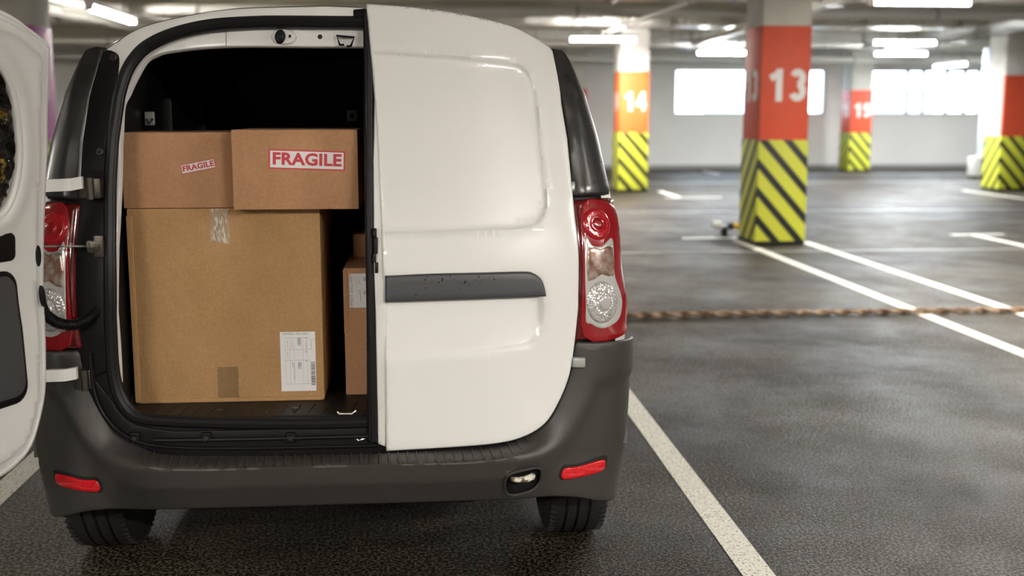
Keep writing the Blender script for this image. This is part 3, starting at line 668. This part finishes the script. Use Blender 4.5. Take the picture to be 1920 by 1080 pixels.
# rear frame
FO=[(0,1.664),(.335,1.655),(.51,1.636),(.66,1.608),(.735,1.575),(.787,1.540),(.825,1.50),(.845,1.45),(.845,1.45),(.845,.33),(.845,.33),(0,.33)]
FO=spl(FO,4); FO=FO+[(-p[0],p[1]) for p in FO[::-1]][1:-1]
FOr=resample(FO,.02); SCr=resample(SEALC,.02)
def ringpart(sel):
    a=[tuple(p) for p in FOr if sel(p[1])]; b_=[tuple(p) for p in SCr if sel(p[1])]
    def order(L,up): # sort along angle from the centre so that the open run starts on one side
        c_=np.array((0,1.05)); return sorted(L,key=lambda p:(math.atan2(p[1]-c_[1],p[0])-(-math.pi/2 if up else math.pi/2))%(2*math.pi))
    up=sel(1.6); return order(a,up)+order(b_,up)[::-1]
panel('rear_frame',ringpart(lambda z:z>=1.42),0,.03,'white_paint',van,rnd=.004)
panel('lower_frame',ringpart(lambda z:z<1.44),-.001,.03,'black_satin',van,rnd=.002)
MB().tube([P3(u,z,-.006) for u,z in resample(SEALC,.02)],.0165,10,closed=True).build('door_seal','rubber',van,True)
MB().tube([P3(u,z,-.006) for u,z in resample([(p[0]*.984,(p[1]-1.07)*.984+1.07) for p in SEALC],.02)],.010,8,closed=True).build('inner_seal','rubber',van,True)
inn=UL([(615,86),(425,88),(322,97),(292,105),(273,117),(254,150),(241,178),(231,202),(228,260),(226,350),(221,450),(219,560),(223,640),(227,718)],-.035); inn[0]=(0,inn[1][1])
out=[(p[0]*1.0,p[1]) for p in SEALL[:15]]
loop=spl(out,4)+[inn[-1]]+spl(inn[::-1],4); full=loop+[(-p[0],p[1]) for p in loop[::-1]]
full=[p for i,p in enumerate(full) if i==0 or np.hypot(p[0]-full[i-1][0],p[1]-full[i-1][1])>1e-4]
panel('inner_frame',full,-.028,.02,'white_satin',van,rnd=.004,grid=.02)
# fittings on the header
def at_uz(px,py,off): return P3(*Uz(px,py,off),off)
panel('buffer_plate',spl(UL([(508,68),(518,56),(535,54),(550,60),(556,70),(548,80),(533,83),(515,80)],-.02),4,True),-.018,.01,'white_satin',van,rnd=.006,grid=.012)
c=Uz(525,68,-.01); panel('rubber_buffer',circ(c,.0185),-.002,.018,'rubber',van,rnd=.008,grid=.006)
c=Uz(525,68,0.0); panel('buffer_nub',circ(c,.008),.004,.01,'rubber',van,rnd=.004,grid=.004)
panel('clip_hole',rrect(Uz(541,68,-.018)[0],Uz(546,68,-.018)[0],Uz(541,71,-.018)[1],Uz(541,65,-.018)[1],.001),-.0165,.002,'black_matte',van,rnd=.001,grid=.01)
c=Uz(600,69,-.028); panel('oval_hole',circ(c,.0085,.0065),-.0265,.002,'black_matte',van,rnd=.001,grid=.01)
MB().tube([at_uz(*p,-.008) for p in ((645,84),(637,84),(631,67),(664,70),(658,86),(650,87))],.0035,8).build('striker_loop','black_satin',van,True)
MB().tube([at_uz(424,p,-.0265) for p in (57,86)],.0012,5).build('seam','print_grey',van)
panel('header_cap',UL([(662,17),(684,15),(684,44),(662,44)],.004),.004,.02,'black_satin',van)
# black sill area under the opening
sil=UL([(206,640),(194,640),(190,690),(192,740),(205,790),(240,826),(330,840),(470,846),(700,842)],.004)
zb_=lambda u: float(np.interp(abs(u),[0,.5,.6],[.50,.50,.53]))
panel('sill_trim',spl([(-.62,.60),(-.62,.60),(-.705,.70),(-.705,.70),(-.675,.56),(-.62,.45),(-.50,.415),(-.30,.41),(-.30,.41),(.30,.41),(.30,.41),(.50,.415),(.62,.45),(.675,.56),(.705,.70),(.705,.70),(.62,.60),(.62,.60),(.585,.545),(.54,.518),(.45,.503),(.45,.503),(-.45,.503),(-.45,.503),(-.54,.518),(-.585,.545)],3,True),.004,.02,'black_satin',van,rnd=.003,grid=.02)
MB().tube([P3(u,.478-.0*abs(u),.010) for u in np.linspace(-.5,.13,30)],.006,8).build('sill_bead','black_satin',van,True)
MB().tube([P3(u,z,.010) for u,z in spl([(-.665,.72),(-.66,.62),(-.635,.55),(-.585,.495),(-.5,.463),(-.3,.452),(.13,.450)],5)],.005,8).build('sill_bead','black_satin',van,True)
for px in (385,544,250):
    u,z=Uz(px,822,.02); e=panel('clip_tab',rrect(u-.014,u+.014,z-.016,z+.014,.004),.014,.012,'black_satin',van,rnd=.003,grid=.01); MB().disc(P3(u,z-.002,.014),-Vector(Gn(u,z))*-1,.007,.004,16).build('clip_screw','black_gloss',e,True)
# cargo bay
sec=[(.60,.52),(.60,1.22),(.585,1.40),(.53,1.53),(.42,1.585),(0,1.61)]; sec=sec+[(-p[0],p[1]) for p in sec[::-1]][1:]
v=[];f=[]; n=len(sec)
for y in (0,1):
    for th in (0,.012):
        for x,z in sec: v.append((XC+x*(1+th),(float(lean(z))+.045 if y==0 else 2.05),z+(th if z>1.5 else 0)))
for k in range(n-1): f+=[(k,k+1,2*n+k+1,2*n+k),(n+k,3*n+k,3*n+k+1,n+k+1),(k,n+k,n+k+1,k+1)]
part('cargo_liner',v,f,'interior_black',van,True)
box('cargo_floor',-.60,.62,.035,2.05,.505,FZ-.0005,'interior_black',van); box('bulkhead',-.60,.62,2.05,2.08,.5,1.62,'interior_black',van)
for k in range(5): box('bulkhead_rib',-.36+k*.16,-.33+k*.16,2.03,2.05,1.0,1.18,'black_matte',van)
for y in (.75,1.35):
    for s in (-1,1): box('wall_post',XC+s*.575-.02,XC+s*.575+.02,y,y+.10,FZ,1.42,'interior_black',van,.01)
pz=at_y(282,226,.72); e=MB().disc((-.59,.62,pz[2]),(1,0,0),.022,.010,20).build('lashing_ring','dark_steel',van,True)
q=at_y(282,228,.47); MB().box(q[0]-.016,q[0]+.014,.465,.475,q[2]-.012,q[2]+.03,.004).build('lashing_plate','pipe_grey',van,True)
MB().tube([q+np.array((-.008,-.012,.008)),q+np.array((0,-.016,-.006)),q+np.array((.010,-.012,.010))],.004,8).build('lashing_hook','steel',van,True)
q=at_y(660,217,2.0); box('bulkhead_plate',q[0]-.022,q[0]+.022,2.0,2.03,q[2]-.024,q[2]+.024,'pipe_grey',van,.004); box('plate_hole',q[0]-.008,q[0]+.008,1.997,2.0,q[2]-.01,q[2]+.01,'black_matte',van)
sp=box('threshold_plate',-.53,.55,.03,.185,FZ-.006,FZ-.001,'interior_black',van)
for k in range(26): MB().tube([(-.50+k*.040,.06,FZ-.0005),(-.49+k*.040,.15,FZ-.0005)],.003,5).build('plate_rib','interior_black',sp,True)
for px in (412,554): p=at_y(px,763,.10); MB().disc((p[0],.10,FZ-.001),(0,0,1),.010,.004,14).build('plate_bolt','dark_steel',sp,True)
MB().tube([at_y(*p,.02) for p in ((632,772),(636,776),(660,776),(668,770))],.0035,8).build('floor_striker','steel',van,True)
m=MB(); m.tube([at_y(*p,-.005) for p in ((664,818),(672,826),(684,822),(694,808))],.004,8); m.build('latch_guide','steel',van,True)
# pillar covers, lamps, bumper
def rib_line(pts):
    P=np.array(sorted(pts,key=lambda p:p[1])); return lambda z: np.interp(z,P[:,1],P[:,0])
rl=rib_line(UL([(1056,112),(1068,180),(1075,260),(1082,320),(1086,372)],.012))
DT=[(.79,1.552),(.825,1.552),(.845,1.535),(.856,1.49),(.858,1.42),(.860,1.30),(.864,1.135),(.864,1.135),(.724,1.135),(.724,1.135),(.748,1.30),(.765,1.42),(.778,1.50)]
JT=UL([(200,97),(224,99),(231,106)],.003)
JTL=[(-.782,1.545),(-.745,1.54),(-.710,1.52),(-.685,1.45),(-.67,1.39),(-.645,1.27),(-.630,1.17),(-.625,1.03),(-.62,.87),(-.60,.68),(-.60,.68),(-.70,.64),(-.705,.70),(-.712,.90),(-.74,1.13),(-.768,1.33),(-.785,1.46)]
L3=dict(full=[(.722,1.126),(.722,1.126),(.884,1.126),(.890,1.09),(.897,1.045),(.884,.985),(.872,.93),(.876,.875),(.888,.825),(.884,.775),(.876,.724),(.876,.724),(.690,.732),(.690,.732),(.708,.93)])
def px(*P): return UL(P,.016)
brt=px((1092,382),(1138,378))+[(.884,1.09),(.889,1.045),(.876,.985),(.864,.93),(.868,.875),(.880,.825),(.876,.775),(.868,.732)]+px((1094,632),(1092,500))
ulc=[Uz(1119,420,.02)]; uw=(Uz(1146,420,.02)[0]-Uz(1094,420,.02)[0])/2
pale=px((1096,450),(1110,460),(1128,461),(1147,447),(1150,500),(1153,522),(1162,548),(1165,572),(1160,596),(1146,610),(1128,616),(1108,608),(1097,590))
amb=px((1101,466),(1125,468),(1145,462),(1148,517),(1126,514),(1101,527))
rc=Uz(1130,567,.02); rw=(Uz(1160,567,.02)[0]-Uz(1100,567,.02)[0])/2
def rings(c,rx,rz,k,amp): return lambda V:amp*np.cos(np.hypot((np.abs(V[:,0])-abs(c[0]))/rx,(V[:,1]-c[1])/rz)*k)
for s in (1,-1):
    f_=(lambda P:P) if s>0 else mir
    panel('pillar_cover',f_(spl(DT,5,True)),.012,.03,'black_gloss',van,grid=.02,rnd=.008,emb=lambda V:.012*sstep(np.abs(V[:,0])-rl(V[:,1]),-.010,.010)-.004*sstep(rl(V[:,1])-np.abs(V[:,0]),.012,.03),ang=70)
    panel('jamb_cover',(lambda P:P if s<0 else mir(P))(spl(JTL,4,True)),.004,.02,'black_satin',van,rnd=.004)
    tl=panel('tail_lamp',f_(spl(L3['full'],5,True)),.014,.04,'lens_dark_red',van,grid=.02,rnd=.010,ang=70)
    panel('red_lens',f_(spl(brt,4,True)),.018,.006,'lens_red',tl,grid=.015,rnd=.004)
    c=ulc[0]; panel('stop_lens',f_(circ(c,uw,.046)),.026,.012,'lens_bright_red',tl,grid=.006,rnd=.010,emb=rings(c,uw,.046,16,.0012))
    panel('stop_centre',f_(circ(c,uw*.42,.019)),.031,.010,'lens_red',tl,grid=.006,rnd=.008)
    panel('lamp_bezel',f_(spl(pale,4,True)),.021,.006,'lens_ring',tl,grid=.015,rnd=.004)
    panel('indicator_lens',f_(spl(amb,2,True)),.0235,.006,'lens_amber',tl,grid=.012,rnd=.002)
    panel('reversing_lens',f_(circ(rc,rw,.062)),.026,.012,'lens_clear',tl,grid=.006,rnd=.010,emb=rings(rc,rw,.062,22,.0012))
    panel('reversing_centre',f_(circ((rc[0]+.004,rc[1]),rw*.40,.024)),.032,.010,'lens_ring',tl,grid=.006,rnd=.009)
for p in ((213,108),(188,285)):
    e=at_uz(*p,.006); nn=Vector(Gn(*Uz(*p,.006))); MB().disc(e,nn,.011,.005,20).build('cover_bolt','black_gloss',van,True); MB().disc(e+nn*.004,nn,.005,.003,12).build('bolt_centre','black_matte',van,True)
def bemb(V):
    V=np.asarray(V); D=-sdist(V,FULL); u=np.abs(V[:,0]); z=V[:,1]
    side=sstep(u,.48,.70); w_=.020+.075*side; Hh=.098-.072*side
    h=Hh*((1-side)*sstep(D,-.002,w_)+side*np.clip(D/(w_-.012),0,1))
    h-=.011*np.exp(-((z-.390)/.006)**2)*(1-side*.7)
    h-=.55*np.maximum(0,.388-z)*(1-.9*side)
    h-=.010*sstep(.615-z,0,.02)*side*sstep(D,.08,.11)
    return h
BO=[(.695,.727),(.695,.727),(.80,.722),(.93,.716),(.93,.716),(.95,.60),(.955,.45),(.95,.30),(.945,.235),(.945,.235),(.88,.222),(.80,.240),(.70,.268),(.50,.288),(0,.293)]
BI=[(0,.436),(.346,.436),(.465,.442),(.543,.459),(.607,.495),(.648,.558),(.679,.636),(.695,.727)]
bo=spl(BO,5); bi_=spl(BI,5)[:-1]
BP=[(p) for p in bo]+[(-p[0],p[1]) for p in bo[::-1]][1:]+[(-p[0],p[1]) for p in bi_[::-1]][:-1]+bi_
FR=resample(FULL,.014); ext=np.vstack([FR+(FR-inset(FR,d)) for d in (.004,.008,.012,.016,.021,.027)]); ext=ext[(ext[:,1]<.7)]
hook=spl(UL([(947,900),(955,886),(985,881),(1012,881),(1021,893),(1018,915),(1000,929),(962,935),(949,922)],.08),4,True)
bmp=panel('rear_bumper',BP,0,.006,'bumper_plastic',van,holes=[hook],grid=.018,rnd=.006,emb=bemb,extra=ext,ang=60,gfilter=lambda Q:(-sdist(Q,FULL)>.034))
hk=[(p[0],p[1]) for p in hook]; hc=np.mean(np.array(hook),0)
panel('tow_recess',[(hc[0]+(p[0]-hc[0])*1.15,hc[1]+(p[1]-hc[1])*1.15) for p in hk],.028,.01,'black_satin',bmp,rnd=.002,grid=.012)
MB().tube([P3(u,z,float(bemb(np.array([(u,z)]))[0])+.001) for u,z in resample(hk,.01)],.004,8,closed=True).build('recess_rim','bumper_plastic',bmp,True)
MB().tube([at_uz(x,y,o_) for x,y,o_ in ((958,897,.040),(962,899,.060),(975,900,.070),(990,897,.070),(997,894,.055),(998,892,.035))],[.005,.007,.0085,.010,.010,.009],12).build('tow_eye','worn_hook',bmp,True)
for P in ([(1063,884),(1090,881),(1125,871),(1143,867),(1147,870),(1145,885),(1125,894),(1063,905)],):
    R=UL(P,.045)
    for s in (1,-1):
        f_=(lambda P_:P_) if s>0 else mir
        panel('reflector_recess',f_(spl([(p[0]+(p[0]-.735)*.10,p[1]+(p[1]-.333)*.3) for p in R],3,True)),.0015,.003,'black_matte',bmp,rnd=.001,grid=.02,emb=bemb)
        panel('rear_reflector',f_(spl(R,3,True)),.006,.008,'reflector',bmp,rnd=.004,grid=.02,emb=bemb)
for u in np.arange(-.55,.56,.0262):
    zd=float(np.interp(abs(u),[p[0] for p in H[::-1][:7]],[p[1] for p in H[::-1][:7]]))
    pts=[(u+.004*k/3,zd-.0065-k*.0040) for k in range(4)]
    MB().tube([P3(a,b_,float(bemb(np.array([(a,b_)]))[0])+.0005) for a,b_ in pts],[.002,.0036,.0036,.002],6).build('step_rib','bumper_plastic',bmp,True)
# ---- right door ----
CRP=spl(UL([(690,94),(690,94),(760,98),(860,106),(950,115),(985,130),(1005,170),(1014,250),(1022,330),(1026,385),(1014,415),(985,428),(850,436),(690,441),(690,441)],.030),5,True)
LRP=spl(UL([(690,520),(690,520),(1018,520),(1018,520),(1022,560),(1021,610),(1008,640),(975,656),(850,668),(690,680),(690,680)],.030),4,True)
zr_t=Uz(860,560,.01)[1]; zr_b=Uz(860,668,.01)[1]
def demb(V):
    V=np.abs(V) if V[:,0].mean()<0 else V
    h=-.007*sstep(sdist(V,CRP),0,.010)
    h+=.0025*np.exp(-(sdist(V,CRP)/.005)**2)
    h-=(.006+.014*sstep(V[:,1],zr_b,zr_t))*sstep(sdist(V,LRP),0,.020)
    h+=.010*sstep(V[:,1],.80,.86)*(1-sstep(V[:,1],.95,1.05))*0
    return h
DR=list(DOORR); DR=[(.150,p[1]) if p[0]==.135 else p for p in DR]
extd=np.vstack([np.array(resample(CRP,.008))+0,inset(resample(CRP,.008),.006),inset(resample(CRP,.008),.012),inset(resample(LRP,.008),.006),inset(resample(LRP,.008),.013),inset(resample(LRP,.008),.02)])
rd=panel('rear_door_closed',spl(DR,5,True),.030,.012,'white_paint',van,grid=.022,rnd=.007,emb=demb,extra=extd,ang=60)
panel('door_flange',UL([(698,18),(722,15),(722,400),(724,836),(709,830),(701,500),(700,300)],.004),.018,.02,'white_satin',rd,rnd=.004,grid=.02)
panel('edge_seal',UL([(680,16),(699,16),(700,200),(701,420),(706,600),(709,832),(688,828),(684,420),(681,200)],.01),.020,.03,'rubber',rd,rnd=.010,grid=.012)
MB().tube([at_uz(*p,.020) for p in ((690,18),(692,300),(694,500),(699,828))],.005,8).build('edge_bead','rubber',rd,True)
panel('inner_skin',spl([(.17,1.63),(.17,1.63),(.5,1.60),(.70,1.54),(.70,1.54),(.68,1.1),(.66,.75),(.62,.60),(.5,.48),(.17,.47),(.17,.47)],3,True),.035,.012,'white_satin',rd,flip=True)
panel('grip_moulding',spl(UL([(722,517),(722,517),(810,513),(900,511),(980,509),(1000,512),(1015,523),(1022,540),(1025,556),(1025,556),(900,561),(722,567),(722,567)],.034),4,True),.037,.022,'trim_grey',rd,rnd=.007,grid=.015)
for y0,y1,x0,x1 in ((428,445,698,706),(445,476,701,708),(476,492,698,705),(492,512,703,709)):
    panel('latch_piece',UL([(x0,y0),(x1,y0),(x1,y1),(x0,y1)],.024),.027,.02,'black_satin',rd,rnd=.002,grid=.02)
# grey jamb blocks showing beside the closed door
for (a,b_) in (((1066,341),(1077,358)),((1070,669),(1093,687))):
    panel('hinge_block',UL([(a[0],a[1]),(b_[0],a[1]),(b_[0],b_[1]),(a[0],b_[1])],.016),.034 if a[1]>500 else .022,.02,'pipe_grey',van,rnd=.002,grid=.02)
# ---- left door, swung open ----
TH=math.radians(OPEN); p0=np.array(G(-.73,.9)); E_=np.array((DEX,DEY,0)); cT,sT=math.cos(TH),math.sin(TH)
def xf(v):
    d=np.asarray(v,float)-np.array((p0[0],p0[1],0)); return np.stack((d[:,0]*cT+d[:,1]*sT+E_[0]-.035*(d[:,2]-1.25),-d[:,0]*sT+d[:,1]*cT+E_[1],d[:,2]),1)
DL=[(-p[0],p[1]) for p in DOORR if p[0]>.135]
DLO=[(.125,1.660),(.125,1.660),(0,1.664),(-.2,1.662)]+DL[:]+[(0,.438),(.125,.440),(.125,.440)]
DLs=spl(DLO,5,True)
WL=spl([(-.56,1.155),(-.48,1.12),(-.3,1.105),(-.02,1.105),(.05,1.15),(.055,1.3),(.055,1.47),(-.01,1.55),(-.25,1.555),(-.45,1.54),(-.57,1.485),(-.603,1.39),(-.602,1.25)],5,True)
ld=panel('rear_door_open',DLs,.014,.020,'white_paint',van,holes=[WL],grid=.03,rnd=.007,emb=lambda V:demb(np.stack((-np.abs(V[:,0]),V[:,1]),1))*0,xf=xf,ang=60)
DI=np.array(resample(DLs,.015)); ins=inset(DI,.010)
def iemb(V):
    d=sdist(V,DI); q=sdist(V,np.array(WL)); h=-.024*(1-sstep(d,.040,.060)); h+=.006*sstep(-q,.0,.010)*(1-sstep(-q,.03,.05)); return h
isk=panel('inner_skin',ins,.058,.034,'white_satin',ld,holes=[WL],grid=.02,rnd=.006,emb=iemb,flip=True,xf=xf,ang=60,extra=np.vstack([inset(DI,d) for d in (.042,.05,.058)]))
MB().tube([tuple(xf(np.array([P3(u,z,-.052)]))[0]) for u,z in resample(WL,.015)],.010,8,closed=True).build('window_rim','white_satin',ld,True)
MB().tube([tuple(xf(np.array([P3(u,z,-.030)]))[0]) for u,z in resample(inset(DI,.020),.02)],.006,8,closed=True).build('edge_bead','white_satin',ld,True)
def wemb(V): return .006*np.sin(V[:,0]*90+3*np.sin(V[:,1]*50))*np.sin(V[:,1]*70+2*np.sin(V[:,0]*60))
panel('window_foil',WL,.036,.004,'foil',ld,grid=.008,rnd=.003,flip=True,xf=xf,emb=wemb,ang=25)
panel('window_glass',WL,.006,.004,'car_glass',ld,rnd=.002,xf=xf)
panel('handle_recess',rrect(-.580,-.40,1.015,1.092,.02),.061,.01,'black_satin',ld,rnd=.006,flip=True,xf=xf)
panel('door_pocket',rrect(-.582,-.05,.64,.995,.05),.061,.01,'black_satin',ld,rnd=.008,flip=True,xf=xf)
panel('pocket_panel',rrect(-.569,-.07,.66,.98,.04),.066,.006,'trim_grey',ld,rnd=.006,flip=True,xf=xf)
def onL(u,z,o): return Vector(xf(np.array([P3(u,z,-o)]))[0])
panel('rod_slot',circ((-.660,1.02),.010,.030),.0605,.004,'black_matte',ld,rnd=.002,grid=.01,flip=True,xf=xf)
panel('cable_grommet',circ((-.668,.905),.008,.03),.061,.01,'rubber',ld,rnd=.004,grid=.01,flip=True,xf=xf)
def edgept(py,dx=0): return at_y(90+dx,py,-.02)
for y0,y1,xa,xb in ((333,355,86,155),(690,712,60,145)):
    A0=Vector(at_y(xa,(y0+y1)/2+4,-.045)); B0=Vector(at_y(xb-22,(y0+y1)/2+2,-.02)); C0=Vector(at_y(xb,(y0+y1)/2-2,.01)); hh=(y1-y0)/2/685
    v=[];
    for p,o_ in ((A0,.006),(B0,.006),(C0,.006)):
        for dy in (-1,1):
            for dz in (-1,1): v.append((p.x,p.y+dy*.008,p.z+dz*hh))
    f=[]
    for k in (0,4): f+=[(k,k+1,k+5,k+4),(k+2,k+6,k+7,k+3),(k+1,k+3,k+7,k+5),(k,k+4,k+6,k+2)]
    f+=[(0,2,3,1),(8,9,11,10)]
    part('hinge_arm',v,f,'white_paint',ld)
    q=Vector(at_y(xa-8,(y0+y1)/2,-.05)); 
    hp=MB().box(q.x-.006,q.x+.006,q.y-.03,q.y+.01,q.z-.055,q.z+.055,.003).build('hinge_plate','white_satin',ld,True)
    for dz in (-.04,.04): MB().disc((q.x+.006,q.y-.01,q.z+dz),(1,-.3,0),.009,.007,6).build('hinge_bolt','white_satin',hp)
    j=Vector(at_y(xb+17,(y0+y1)/2+8,.05)); jb=MB().box(j.x-.030,j.x+.028,j.y-.02,j.y+.03,j.z-.028,j.z+.026,.004).build('hinge_bracket','dark_steel',van,True)
    MB().cyl((j.x+.002,j.y-.022,j.z-.030),(j.x+.002,j.y-.022,j.z+.028),.010,14).build('hinge_pin','dark_steel',jb,True)
# check rod and its bracket
A0=Vector(at_y(84,462,-.05)); B0=Vector(at_y(165,462,.02)); MB().tube([A0,B0],.0028,8).build('check_rod','steel',ld,True)
B1=Vector(at_y(186,462,.03)); m=MB(); m.tube([B0+(B1-B0)*(k/40)+Vector((0,math.cos(k*1.05),math.sin(k*1.05)))*.015 for k in range(41)],.003,6); m.build('check_spring','steel',van,True); box('check_bracket',B1.x-.012,B1.x+.014,.02,.04,B1.z-.03,B1.z+.03,'dark_steel',van,.003)
# corrugated cable sleeve
cp=spl([(72,552),(84,585),(100,601),(125,609),(150,606),(172,594),(188,575)],12); hp=[]
for i,(x,y) in enumerate(cp): t=i/(len(cp)-1); hp.append(Vector(at_y(x,y,-.06+.10*t)))
HP=[];R_=[]
for i in range(len(hp)-1):
    for k in range(3): HP.append(hp[i].lerp(hp[i+1],k/3)); 
for i in range(len(HP)): R_.append(.0135 if i<45 else (.0155 if (i//2)%2 else .0112))
MB().tube(HP,R_,12).build('cable_sleeve','rubber',ld,True,ang=80)
# ---- wheels ----
def wheel_parts(x,yc,s):
    prof=[(-.088,.200),(-.098,.235),(-.096,.272),(-.084,.298),(-.066,.307)]
    for gx in (-.040,-.004,.032): prof+=[(gx-.005,.3095),(gx-.004,.302),(gx+.004,.302),(gx+.005,.3095)]
    prof+=[(.066,.307),(.084,.298),(.096,.272),(.098,.235),(.088,.200)]
    n=64; v=[];f=[]
    for k in range(n):
        t=2*math.pi*k/n
        for a,r in prof: v.append((x+a*s,yc+r*math.cos(t),.3105+r*math.sin(t)))
    L=len(prof)
    for k in range(n):
        for j in range(L-1): f.append((k*L+j,k*L+j+1,((k+1)%n)*L+j+1,((k+1)%n)*L+j))
    ty=part('tyre',v,f if s<0 else [q[::-1] for q in f],'tyre',van,True,30)
    MB().tube([(x-s*.07,yc,.3105),(x+s*.06,yc,.3105),(x+s*.075,yc,.3105)],[.202,.202,.16],32).build('rim','pipe_grey',ty,True)
    m=MB()
    for k in range(72):
        t=2*math.pi*k/72
        for a in (-.075,.075):
            T=Matrix.Translation((x,yc,.3105))@Matrix.Rotation(t,4,'X'); m.box(a-.012,a+.012,-.004,.004,.296,.307,0,T)
    o=m.build('tread_blocks','tyre',ty); o['kind']='stuff'
for s in (-1,1):
    wheel_parts(XC+s*.735,.52,s); wheel_parts(XC+s*.735,3.32,s)

for s in (-1,1): box('side_sill',XC+s*.80-.04,XC+s*.80+.04,.98,2.88,.22,.34,'bumper_plastic',van,.02)

# rain drops left on the plastic parts
def drops(name,pts,parent,m='car_glass'):
    mb=MB(); rr=random.Random(3)
    for p,nv,r in pts:
        nv=Vector(nv).normalized(); a=nv.orthogonal().normalized(); b=nv.cross(a); v=[tuple(p+nv*r*.5)]
        for k in range(6): v.append(tuple(p+(a*math.cos(k*math.pi/3)+b*math.sin(k*math.pi/3))*r))
        mb.add(v,[(0,1+k,1+(k+1)%6) for k in range(6)]+[(6,5,4,3,2,1)])
    o=mb.build(name,m,parent,True,ang=180); o['kind']='stuff'; return o
rr=random.Random(11); P_=[]
for k in range(34):
    x=rr.triangular(740,1010,880); y=rr.triangular(516,558,518); u,z=Uz(x,y,.037); P_.append((P3(u,z,.037),Gn(u,z),rr.uniform(.0008,.0026)))
drops('water_drops',P_,rd)
P_=[]
for k in range(50):
    z=rr.uniform(1.16,1.5); u=rr.uniform(.80,.85); P_.append((P3(u,z,.0235),Gn(u,z),rr.uniform(.0012,.003)))
drops('water_drops',P_,van)
P_=[]
for k in range(60):
    u=rr.uniform(.2,.65); z=float(np.interp(u,[p[0] for p in H[:5]],[p[1] for p in H[:5]]))-rr.uniform(.001,.006); P_.append((P3(u,z,.030),Gn(u,z),rr.uniform(.001,.0025)))
drops('water_drops',P_,rd,'white_paint')

for o in list(bpy.data.objects):
    if o.parent is None and 'category' in o:
        gname={'column':'concrete columns with warning stripes','box':'cardboard boxes in the cargo bay','lamp':'tube lamps under the hall ceiling','pipe':'pipes under the hall ceiling','cable tray':'cable trays under the hall ceiling'}.get(o['category'])
        if gname: o['group']=gname
        elif o.name.startswith('air_duct'): o['group']='foil ducts under the hall ceiling'
